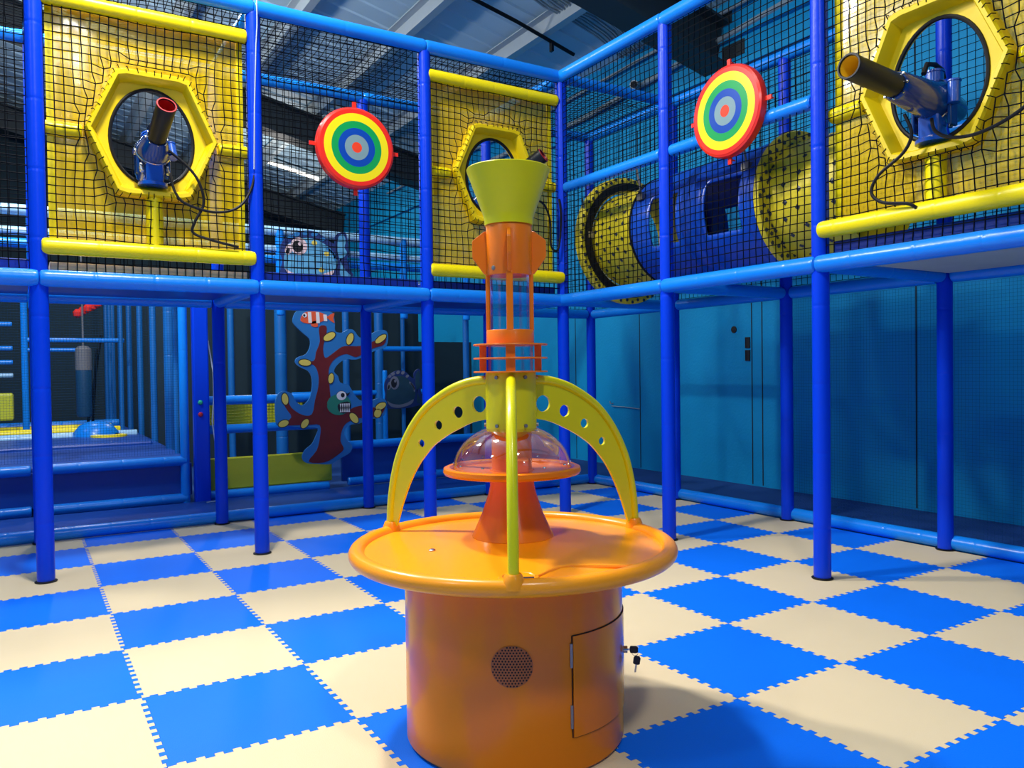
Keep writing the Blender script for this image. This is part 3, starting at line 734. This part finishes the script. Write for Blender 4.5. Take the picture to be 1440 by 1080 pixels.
# speaker grille, door, hinges, lock on the cabinet
def cyl(r, da, z): a = FA + radians(da); return AX + V((r * cos(a), r * sin(a), z))
SA, SZ, SR = -1.2, .337, .0605
g = MB(); n = 40; vs = [cyl(.3565, SA, SZ)]
for q in range(1, 5):
    for k in range(n):
        t = 2 * pi * k / n; r = SR * q / 4; vs.append(cyl(.3568, SA + math.degrees(r * cos(t) / .355), SZ + r * sin(t)))
fs = [(0, 1 + k, 1 + (k + 1) % n) for k in range(n)] + [(1 + q * n + k, 1 + (q + 1) * n + k, 1 + (q + 1) * n + (k + 1) % n, 1 + q * n + (k + 1) % n) for q in range(3) for k in range(n)]
g.add(vs, fs)
sp = obj('speaker_grille', g, M['grille'], TB)
g = MB(); rr = .0091
for row in range(-8, 9):
    for c in range(-8, 9):
        u = (c + .5 * (row % 2)) * rr; v = row * rr * .87
        if u * u + v * v < (SR - .003) ** 2:
            b = [cyl(.3572, SA + math.degrees((u + .0028 * cos(t * pi / 4)) / .355), SZ + v + .0028 * sin(t * pi / 4)) for t in range(8)]
            g.add(b, [tuple(range(8))])
obj('grille_hole', g, M['hole'], sp, smooth=0)
D0, D1, DZ0, DZ1 = 28.5, 88, .112, .408
g = MB(); w = 26; vs = []
for k in range(w + 1):
    a = D0 + (D1 - D0) * k / w; vs += [cyl(.3585, a, DZ0), cyl(.3585, a, DZ1), cyl(.3535, a, DZ0), cyl(.3535, a, DZ1)]
fs = []
for k in range(w): o = 4 * k; fs += [(o, o + 4, o + 5, o + 1), (o + 1, o + 5, o + 7, o + 3), (o + 2, o + 6, o + 4, o)]
fs += [(0, 1, 3, 2), (4 * w, 4 * w + 2, 4 * w + 3, 4 * w + 1)]
dr = obj('door', g.add(vs, fs), M['orange'], TB)
g = MB(); gap = []
for k in range(w + 1): gap.append(cyl(.3562, D0 - .3 + (D1 - D0 + .6) * k / w, DZ1 + .0016))
g.tube(gap, .0016, 6).tube([cyl(.3562, D0 - .5, DZ0), cyl(.3562, D0 - .5, DZ1 + .001)], .0018, 6).tube([cyl(.3562, D0 + (D1 - D0) * k / w, DZ0 - .0014) for k in range(w + 1)], .0010, 6)
obj('door_gap', g, M['hole'], TB)
for z0, z1 in ((.318, .388), (.140, .208)):
    obj('hinge', MB().tube([cyl(.3575, D0 - 1.0, z0), cyl(.3575, D0 - 1.0, z1)], .0042, 8), M['dsteel'], dr)
lk = cyl(.358, 83, .272); od = V((cos(FA + radians(83)), sin(FA + radians(83)), 0))
obj('lock', MB().tube([lk, lk + od * .012], .011, 16), M['steel'], dr)
KY = thing('key_set', 'two small black-headed keys hanging from the lock of the orange cabinet', 'keys', lk + od * .014)
tv = V((-od.y, od.x, 0))
def key(c, head, blade, nm='key'):
    g = MB(); c = V(c); h = V(head)
    s = h.cross(tv).normalized()
    out = []
    for u, v in [(-.011, 0), (-.011, .018), (-.007, .024), (.007, .024), (.011, .018), (.011, 0), (.006, -.003), (-.006, -.003)]: out.append((u, v))
    g.prism(out, lambda u, v, w: c + s * u + h * v + tv * w, -.003, .003, 0)
    g.prism([(-.003, -.003), (.003, -.003), (.003, -.026), (.0015, -.030), (-.003, -.028)], lambda u, v, w: c + s * u + h * v + tv * w, -.001, .001, 1)
    obj(nm, g, [M['ink'], M['steel']], KY, smooth=0)
key(lk + od * .022, od, 0); key(lk + od * .040 + V((0, 0, -.045)), V((.15 * od.x, .15 * od.y, 1)).normalized(), 0)
obj('ring', MB().tube([lk + od * .036 + (od * cos(t * pi / 6) + V((0, 0, 1)) * sin(t * pi / 6)) * .010 + V((0, 0, -.010)) for t in range(13)], .0008, 6, cap=False), M['steel'], KY)

# ================================================================== TODDLER PLAY AREA BEHIND
Y2 = YL + 2 * S; XP = XR - 2 * S
TD = thing('soft_play_area', 'raised blue soft play area with yellow pads and tall rollers behind the frame', 'soft play area', (XP, Y2, 0))
def trail(p0, p1, r=.045, m='rail', name='rail'): return rail(p0, p1, r, m, name, TD)
for i in (-4, -3): 
    x0, x1 = XR + S * i, XR + S * (i + 1)
    trail((x0, Y2, .395), (x1 - .05, Y2, .395)); trail((x0, Y2, .052), (x1 - .05, Y2, .052))
    obj('front_pad', MB().box(((x0 + x1) / 2, Y2 + .05, .22), (S - .01, .05, .30)), M['padb'], TD, smooth=0, bevel=.01)
obj('side_post', (lambda m: (foam(m, (XP - .068, Y2, 0), (XP - .068, Y2, ZD + .2), .04, .5), m)[1])(MB()), M['rail'], TD)
obj('front_kerb', MB().box((-2.9, Y2 - .55, .012), (3.2, .9, .02)), M['padb'], TD, smooth=0)
# soft floor and yellow steps
obj('soft_floor', MB().box((XP - 2.2, Y2 + 3.2, .36), (4.4, 6.2, .10)), M['padb'], TD, smooth=0, bevel=.02)
for y, z in ((10.05, .45), (8.82, .48)):
    trail((XP - 4, y, z), (XP - .25, y, z), .05, 'yroll', 'yellow_roll')
trail((XP - 4, 8.4, .44), (XP - .1, 8.4, .44), .06, 'rail2'); trail((XP - 4, 10.6, .47), (XP - .1, 10.6, .47), .06, 'rail')
obj('step_pad', MB().box((XP - 2.1, 7.6, .42), (4.0, 1.2, .06)), M['padb'], TD, smooth=0, bevel=.02)
ztop = lambda y: 1.18 + .60 * (y + 2.56) / 5.26
for k in range(9):       # tall rollers marching away along the right edge of the soft floor
    y = Y2 + S * (k + 1); r = .036 if k else .058
    mb = MB(); foam(mb, (XP, y, .35), (XP + .0, y, ztop(y)), r, .5); obj('roller', mb, M['roller'], TD)
for px, y in ((-1.47, 5.75), (-1.62, 9.2), (-1.6, 11.0)):
    mb = MB(); foam(mb, (px, y, .35), (px, y, ztop(y)), .026, .5); obj('roller', mb, M['roller'], TD)
for x, y, r in ((-.545, 7.6, .04), (.07, 7.6, .075), (.94, 7.6, .045), (1.41, 7.6, .06), (-.80, 9, .025), (1.9, 7.9, .03), (2.1, 6.37, .04), (-1.22, 5.9, .02)):
    mb = MB(); foam(mb, (x, y, 0), (x, y, ztop(y)), r, .5); obj('roller', mb, M['roller'], TD)
# yellow section right of the button column, blue section beyond the coral
for z in (.935, .665, .05): trail((XP + .09, Y2, z), (-.15, Y2, z), .043)
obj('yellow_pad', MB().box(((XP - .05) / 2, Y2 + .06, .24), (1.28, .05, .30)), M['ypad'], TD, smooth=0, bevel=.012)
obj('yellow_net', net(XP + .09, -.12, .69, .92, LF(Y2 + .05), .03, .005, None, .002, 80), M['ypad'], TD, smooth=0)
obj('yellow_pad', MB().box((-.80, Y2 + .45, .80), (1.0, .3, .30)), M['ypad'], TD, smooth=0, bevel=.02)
for z in (.44, .07): trail((.05, Y2, z), (2.2, Y2, z), .043)
obj('front_pad', MB().box((1.1, Y2 + .05, .25), (2.2, .05, .36)), M['padb'], TD, smooth=0, bevel=.01)
obj('floor_mat', MB().box((.4, (YL + S + Y2) / 2 + .05, .010), (3.6, 1.1, .018)), M['padb'], TD, smooth=0)
for z, x0, x1 in ((1.50, .9, 2.2), (.90, .2, 2.2)): trail((x0, 7.6, z), (x1, 7.6, z), .035)
# upper level rails seen through the nets
for z, r, m in ((2.575, .045, 'rail2'), (2.40, .035, 'rail2'), (2.30, .04, 'rail')): trail((-5.2, Y2 + .02, z), (2.2, Y2 + .02, z - .02), r, m, 'upper_rail')
for x in (-3.9, -2.66, -.60, .70, 1.45): trail((x, Y2, ZD), (x, Y2, 2.58), .04, 'rail', 'upper_post')
trail((.30, Y2 + .1, 2.20), (.62, Y2 + .5, 2.36), .03, 'rail2', 'upper_rail'); trail((1.0, Y2 + .3, 2.15), (1.5, Y2 + .9, 2.30), .03, 'rail2', 'upper_rail')
# far side rails of the play area
for z, m in ((1.86, 'rail'), (1.55, 'rail'), (1.37, 'rail'), (1.20, 'rail2')): trail((-4.2, 9.5, z), (XP - 1.42, 9.5, z), .03, m)
trail((-2.7, 9.5, 1.66), (-1.55, 9.5, 1.66), .03); trail((-2.7, 9.5, 1.53), (-2.1, 9.5, 1.53), .025)
trail((-2.72, 9.5, .4), (-2.72, 9.5, 2.2), .04)
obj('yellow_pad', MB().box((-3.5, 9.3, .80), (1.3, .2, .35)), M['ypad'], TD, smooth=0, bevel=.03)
obj('fine_mesh', net(XR - 4 * S, XP - .11, .46, ZD + .1, LF(Y2 - .01), .022, .0009, None, 0, 0), M['finenet'], TD, smooth=0)
for k, (a, b) in enumerate((((-1.93, 9.9, .5), (-1.86, 9.9, 1.55)), ((-1.99, 9.9, .5), (-1.80, 9.9, 1.75)))):
    obj('strap', MB().tube([a, b], .02, 6), M['black'], TD)
obj('dark_backdrop', MB().box((-2.4, 13.9, 1.5), (5, .08, 3.0)), M['walldark'], TD, smooth=0)  # dark sheets added to darken the view behind the play area
obj('dark_backdrop', MB().box((.45, 8.25, 1.2), (3.7, .06, 2.4)), M['walldark'], TD, smooth=0)
obj('dark_backdrop', MB().box((2.75, 8.25, .8), (.9, .06, 1.65)), M['walldark'], TD, smooth=0)
# button column
BC = thing('button_column', 'dark blue padded column with a green and a red button beside the soft play area', 'column', (-1.385, Y2 - .03, 0))
obj('body', MB().box((-1.362, Y2 - .05, .93), (.135, .10, 1.86)), M['post'], BC, smooth=0, bevel=.015)
for z, m in ((.925, 'ggreen'), (.815, 'rbut')):
    obj('button', MB().lathe([(0, .018), (.012, .016), (.020, .008), (.022, 0)], 16, (-1.375, Y2 - .10, z), mat=Matrix.Rotation(pi / 2, 3, 'X')), M[m], BC)
g = MB(); g.tube([(-1.30, Y2 - .06, 1.85), (-1.295, Y2 - .07, 1.5), (-1.25, Y2 - .06, 1.2), (-1.25, Y2 - .06, .95), (-1.27, Y2 - .07, .75), (-1.24, Y2 - .06, .5), (-1.22, Y2 - .07, .25), (-1.20, Y2 - .08, .06), (-1.27, Y2 - .2, .026), (-1.36, Y2 - .22, .026)], .006, 6)
tag(obj('hanging_cable', g, M['wcable']), 'white cable hanging down beside the column with two buttons', 'cable')
# hanging bag, red soft piece, blue bump
HB = thing('punch_bag', 'hanging blue punch bag with a grey webbed top in the dark play area', 'punch bag', (-2.05, 9.5, .62))
obj('bag', MB().lathe([(0, 0), (.08, .01), (.095, .04), (.095, .64), (0, .64)], 20, (-2.05, 9.5, .62)), M['bag'], HB)
obj('webbing', MB().lathe([(.098, .64), (.10, .66), (.10, .92), (.06, .96), (0, .97)], 20, (-2.05, 9.5, .62)), M['bagtop'], HB)
obj('hanging_rope', MB().tube([(-2.05, 9.5, 1.58), (-2.05, 9.5, 3.0)], .012, 6), M['bagtop'], HB)
g = MB()
for k in range(5): g.lathe([(0, -.06), (.05, -.03), (.06, .02), (.03, .06), (0, .07)], 10, (-2.1 + .06 * k, 9.6 + .03 * (k % 2), 2.02 + .035 * k))
tag(obj('red_decoration', g, M['red']), 'small red hanging decoration high in the dark soft play area', 'decoration')
dm = thing('padded_bump', 'small blue domed bump with a yellow-green lip on the soft play floor', 'soft toy', (-2.0, 8.3, .41))
obj('dome', MB().lathe([(.26, 0), (.25, .08), (.18, .17), (.09, .21), (0, .22)], 24, (-2.0, 8.3, .41)), M['rail'], dm)
obj('lip', MB().lathe([(.12, 0), (.20, .01), (.20, .06), (.12, .07)], 24, (-1.88, 8.05, .41)), M['yroll'], dm)

# ================================================================== CUT-OUT BOARDS
CO = [(-0.512, 1.705), (-0.472, 1.782), (-0.355, 1.793), (-0.212, 1.793), (-0.116, 1.777), (-0.093, 1.683), (-0.09, 1.596), (-0.021, 1.581), (0.045, 1.614), (0.103, 1.607), (0.161, 1.536), (0.229, 1.545), (0.315, 1.586), (0.402, 1.615), (0.462, 1.596), (0.473, 1.515), (0.442, 1.433), (0.346, 1.408), (0.225, 1.351), (0.123, 1.311), (0.007, 1.312), (-0.076, 1.257), (-0.11, 1.194), (-0.07, 1.146), (-0.047, 1.082), (0.035, 1.057), (0.084, 0.984), (0.15, 0.902), (0.251, 0.883), (0.355, 0.912), (0.433, 0.893), (0.449, 0.827), (0.413, 0.73), (0.351, 0.708), (0.248, 0.697), (0.145, 0.661), (0.045, 0.65), (-0.014, 0.589), (0.009, 0.508), (0.066, 0.441), (0.04, 0.371), (-0.06, 0.322), (-0.159, 0.273), (-0.287, 0.283), (-0.398, 0.299), (-0.444, 0.349), (-0.419, 0.424), (-0.347, 0.482), (-0.306, 0.558), (-0.289, 0.635), (-0.438, 0.65), (-0.592, 0.673), (-0.683, 0.685), (-0.698, 0.853), (-0.681, 0.958), (-0.624, 1.01), (-0.54, 0.985), (-0.496, 0.907), (-0.434, 0.866), (-0.371, 0.918), (-0.338, 1.01), (-0.333, 1.119), (-0.366, 1.197), (-0.443, 1.237), (-0.492, 1.276), (-0.48, 1.329), (-0.386, 1.368), (-0.346, 1.445), (-0.352, 1.515), (-0.421, 1.576), (-0.498, 1.651)]
CC = [(-0.255, 1.633), (-0.183, 1.642), (-0.185, 1.556), (-0.201, 1.508), (-0.219, 1.414), (-0.197, 1.328), (-0.107, 1.383), (-0.024, 1.439), (0.059, 1.447), (0.159, 1.448), (0.313, 1.497), (0.444, 1.547), (0.425, 1.465), (0.329, 1.432), (0.226, 1.392), (0.124, 1.335), (0.024, 1.367), (-0.075, 1.336), (-0.141, 1.273), (-0.167, 1.195), (-0.161, 1.069), (-0.155, 0.974), (-0.133, 0.848), (-0.036, 0.765), (0.081, 0.824), (0.199, 0.844), (0.319, 0.816), (0.423, 0.828), (0.369, 0.732), (0.214, 0.722), (0.113, 0.711), (0.012, 0.675), (-0.039, 0.606), (-0.057, 0.496), (-0.026, 0.415), (-0.092, 0.356), (-0.223, 0.294), (-0.382, 0.313), (-0.301, 0.417), (-0.267, 0.54), (-0.265, 0.665), (-0.391, 0.671), (-0.515, 0.677), (-0.622, 0.682), (-0.545, 0.755), (-0.589, 0.833), (-0.626, 0.911), (-0.587, 0.94), (-0.543, 0.847), (-0.436, 0.773), (-0.342, 0.777), (-0.308, 0.916), (-0.274, 1.04), (-0.272, 1.165), (-0.317, 1.259), (-0.442, 1.291), (-0.317, 1.298), (-0.291, 1.383), (-0.25, 1.492)]
CT = [(-.153, 1.54, .065, .034, .5), (.06, 1.519, .06, .032, 1.2), (.391, 1.522, .07, .028, .6), (.379, .83, .06, .032, .4), (.344, .758, .045, .038, 1.2), (.088, .72, .06, .034, -.9), (-.144, 1.124, .05, .026, 1.4), (-.603, .933, .055, .03, 1.7), (-.622, .697, .05, .03, .3), (-.414, .687, .05, .03, .9), (-.403, 1.283, .06, .03, -.1)]
def closed(p, n=3):
    q = []
    for i in range(len(p)):
        p0, p1, p2, p3 = (V(p[(i + d) % len(p)]) for d in (-1, 0, 1, 2))
        for s in range(n):
            t = s / n; v = .5 * ((2 * p1) + (p2 - p0) * t + (2 * p0 - 5 * p1 + 4 * p2 - p3) * t * t + (3 * p1 - p0 - 3 * p2 + p3) * t ** 3); q.append((v.x, v.y))
    return q
def ell(u, v, a, b, r=0, n=20): return [(u + a * cos(t * 2 * pi / n) * cos(r) - b * sin(t * 2 * pi / n) * sin(r), v + a * cos(t * 2 * pi / n) * sin(r) + b * sin(t * 2 * pi / n) * cos(r)) for t in range(n)]
YB = Y2 - .075
tb = lambda u, v, w: (u, YB - w, v)
CB = thing('coral_board', 'tree-shaped blue and dark red coral cut-out board with painted fish, behind the frame', 'board', (-.2, YB, .27), 'sea cut-out boards')
obj('backing', MB().prism(closed(CO), tb, 0, .022), M['cback'], CB, smooth=30)
obj('coral', MB().prism(closed(CC), tb, .022, .025), M['coral'], CB, smooth=0)
for t in CT:
    g = MB(); g.prism(ell(*t), tb, .0255, .028, 0); g.prism(ell(t[0], t[1], t[2] + .008, t[3] + .008, t[4]), tb, .0245, .0258, 1)
    obj('coral_tip', g, [M['ctip'], M['ink']], CB, smooth=0)
g = MB(); w = .0285
g.prism(ell(-.067, .861, .125, .105), tb, .026, w, 0)
g.prism(closed([(-.185, .865), (-.245, .93), (-.235, .86), (-.25, .80)]), tb, .026, w, 1)
g.prism(ell(-.04, .95, .05, .045), tb, w, w + .002, 2).prism(ell(-.028, .955, .02, .022), tb, w + .002, w + .004, 3)
g.prism(closed([(-.075, .865), (.02, .89), (.055, .86), (.04, .80), (-.02, .77), (-.07, .80)]), tb, w, w + .001, 3)
for k in range(5):
    for (z, s) in ((.87, -1), (.785, 1)): u = -.06 + .022 * k; g.prism([(u, z), (u + .018, z), (u + .009, z + s * .045)] if s > 0 else [(u, z), (u + .009, z - .045), (u + .018, z)], tb, w + .001, w + .003, 2)
g.prism(closed([(-.09, .965), (-.04, 1.0), (.02, .97), (.05, .985), (.02, .945)]), tb, w, w + .001, 3)
obj('green_fish', g, [M['fgreen'], M['coral'], M['white'], M['ink']], CB, smooth=0)
g = MB(); w = .026
g.prism(closed([(-.44, 1.70), (-.40, 1.77), (-.31, 1.785), (-.22, 1.77), (-.16, 1.73), (-.22, 1.69), (-.31, 1.665), (-.40, 1.67)]), tb, .022, w, 0)
g.prism(closed([(-.17, 1.73), (-.10, 1.775), (-.11, 1.72), (-.10, 1.675)]), tb, .022, w, 0)
for u, h in ((-.345, .05), (-.265, .052), (-.19, .03)): g.prism([(u - .016, 1.722 - h), (u + .018, 1.722 - h), (u + .012, 1.727 + h), (u - .022, 1.727 + h)], tb, w, w + .0015, 1)
g.prism(closed([(-.33, 1.68), (-.28, 1.69), (-.27, 1.635), (-.33, 1.64)]), tb, .022, w, 0)
g.prism(ell(-.398, 1.745, .022, .022), tb, w + .001, w + .003, 1).prism(ell(-.403, 1.743, .011, .012), tb, w + .003, w + .004, 2)
obj('striped_fish', g, [M['forange'], M['white'], M['ink']], CB, smooth=0)

FO = [(-0.605, 2.429), (-0.555, 2.494), (-0.492, 2.536), (-0.403, 2.569), (-0.301, 2.577), (-0.211, 2.546), (-0.133, 2.489), (-0.068, 2.468), (-0.073, 2.532), (-0.026, 2.58), (0.041, 2.586), (0.06, 2.49), (0.072, 2.388), (0.05, 2.309), (0.089, 2.207), (0.108, 2.15), (-0.087, 2.10), (-0.348, 2.083), (-0.599, 2.10), (-0.616, 2.168), (-0.596, 2.269), (-0.613, 2.342)]
FB = [(-0.576, 2.332), (-0.537, 2.434), (-0.43, 2.491), (-0.302, 2.501), (-0.186, 2.459), (-0.096, 2.389), (-0.051, 2.29), (-0.086, 2.198), (-0.14, 2.144), (-0.348, 2.101), (-0.512, 2.124), (-0.579, 2.195)]
FT = [(-0.049, 2.405), (-0.033, 2.535), (0.014, 2.564), (0.04, 2.502), (0.025, 2.436), (0.051, 2.386), (0.01, 2.332), (-0.03, 2.316), (0.035, 2.204), (0.094, 2.149), (-0.02, 2.15), (-0.018, 2.279)]
def fish_board(to, label, f, g_, sc_=1, dark=False):
    R = thing('fish_board', label, 'board', to(-.3, 2.1, 0), 'sea cut-out boards')
    obj('backing', MB().prism(closed(FO), to, 0, .02), M['fback'], R, smooth=30)
    obj('body', MB().prism(closed(FB), to, .02, .023), M[f], R, smooth=0)
    obj('tail', MB().prism(closed(FT), to, .02, .0225), M[f], R, smooth=0)
    g = MB(); g.prism(closed([(-.575, 2.19), (-.50, 2.155), (-.35, 2.135), (-.2, 2.16), (-.09, 2.20), (-.14, 2.135), (-.348, 2.095), (-.51, 2.115)]), to, .023, .025, 0)
    g.prism(ell(-.437, 2.416, .082, .085), to, .023, .026, 0).prism(ell(-.535, 2.38, .035, .055, -.4), to, .023, .0255, 0)
    g.prism(ell(-.450, 2.412, .052, .058), to, .026, .0275, 1).prism(ell(-.428, 2.44, .018, .02), to, .0275, .029, 0).prism(ell(-.545, 2.365, .016, .03, -.4), to, .0255, .027, 1)
    for u, v, a in ((-.52, 2.50, .03), (-.46, 2.53, .035), (-.37, 2.55, .035), (-.28, 2.545, .035), (-.20, 2.50, .03)): g.prism(ell(u, v, a, a * .6, .3), to, .0225, .0235, 2)
    for u, v in ((-.283, 2.458), (-.217, 2.197), (-.16, 2.36)): g.prism(ell(u, v, .028, .024), to, .023, .024, 3)
    for k in range(5): a = .25 + .22 * k; g.prism(ell(-.2 + .13 * cos(a), 2.29 + .13 * sin(a), .03, .014, a + 1.4), to, .0232, .0242, 2)
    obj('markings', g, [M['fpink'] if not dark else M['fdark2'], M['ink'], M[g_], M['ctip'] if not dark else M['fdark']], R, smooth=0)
    return R
M['fdark2'] = mat('dull_grey_print', (.16, .17, .22), .5)  # duller grey for the markings of the dark fish
fish_board(lambda u, v, w: (u, Y2 - .06 - w, v), 'big-eyed light blue fish cut-out board on the upper level, under the round target', 'fblue', 'cback')
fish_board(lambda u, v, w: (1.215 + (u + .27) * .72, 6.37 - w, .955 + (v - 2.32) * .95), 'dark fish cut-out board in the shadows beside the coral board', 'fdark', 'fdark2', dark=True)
post(1.0, 6.42, 1.2, 0, .03, TD, 'rail', 'board_post')

# ================================================================== LIGHT
def lamp(loc, power, up=.35, col=(1, .97, .92)):
    """high-bay lamp or added fill: disc facing down, plus a point fill for the roof"""
    l = bpy.data.lights.new('high_bay_and_fill', 'AREA'); l.shape = 'DISK'; l.size = .42; l.energy = power * (1 - up); l.color = col
    o = bpy.data.objects.new('high_bay_and_fill', l); o.location = loc; C.objects.link(o)
    q = bpy.data.lights.new('roof_fill_light', 'POINT'); q.energy = power * up; q.shadow_soft_size = .12; q.color = col  # added point fill below the disc, brightens the roof
    o = bpy.data.objects.new('roof_fill_light', q); o.location = V(loc) - V((0, 0, .45)); C.objects.link(o)
for x, y, z, p, up in ((-2.15, -7.6, 5.35, 25, .35), (-2.15, -3.2, 5.35, 85, .35), (-2.15, 1.15, 5.35, 200, .45), (-3.3, 3.3, 5.3, 290, .35), (-2.15, 6.0, 5.35, 105, .85), (-2.15, 10.2, 5.35, 60, .85), (1.0, 11.6, 4.9, 60, .6), (-5.9, -1.0, 5.6, 60, .35), (-5.9, 8, 5.6, 25, .6)): lamp((x, y, z), p, up)  # last four entries are added fill, the earlier ones inferred lamps
w = bpy.data.worlds.new('World'); sc.world = w; w.use_nodes = True
w.node_tree.nodes['Background'].inputs[0].default_value = (.5, .7, 1, 1); w.node_tree.nodes['Background'].inputs[1].default_value = .05

# ================================================================== CAMERA
Rm = Matrix(((0.8497405, -0.5270357, -0.0132058), (-0.0205205, -0.0080345, -0.9997571), (0.5268017, 0.8498051, -0.0176423)))
r, d, f = Rm[0], Rm[1], Rm[2]
cam = bpy.data.cameras.new('camera'); co = bpy.data.objects.new('camera', cam); C.objects.link(co)
mw = Matrix(((r[0], -d[0], -f[0], -2.74644), (r[1], -d[1], -f[1], -2.56126), (r[2], -d[2], -f[2], 1.18336), (0, 0, 0, 1)))
co.matrix_world = mw
cam.sensor_width = 36; cam.lens = 1109.28 * 36 / 1440; cam.clip_start = .05
sc.camera = co
sc.view_settings.view_transform = 'Standard'; sc.view_settings.look = 'None'; sc.view_settings.gamma = 1; sc.view_settings.use_curve_mapping = False
sc.view_settings.exposure = 0.6
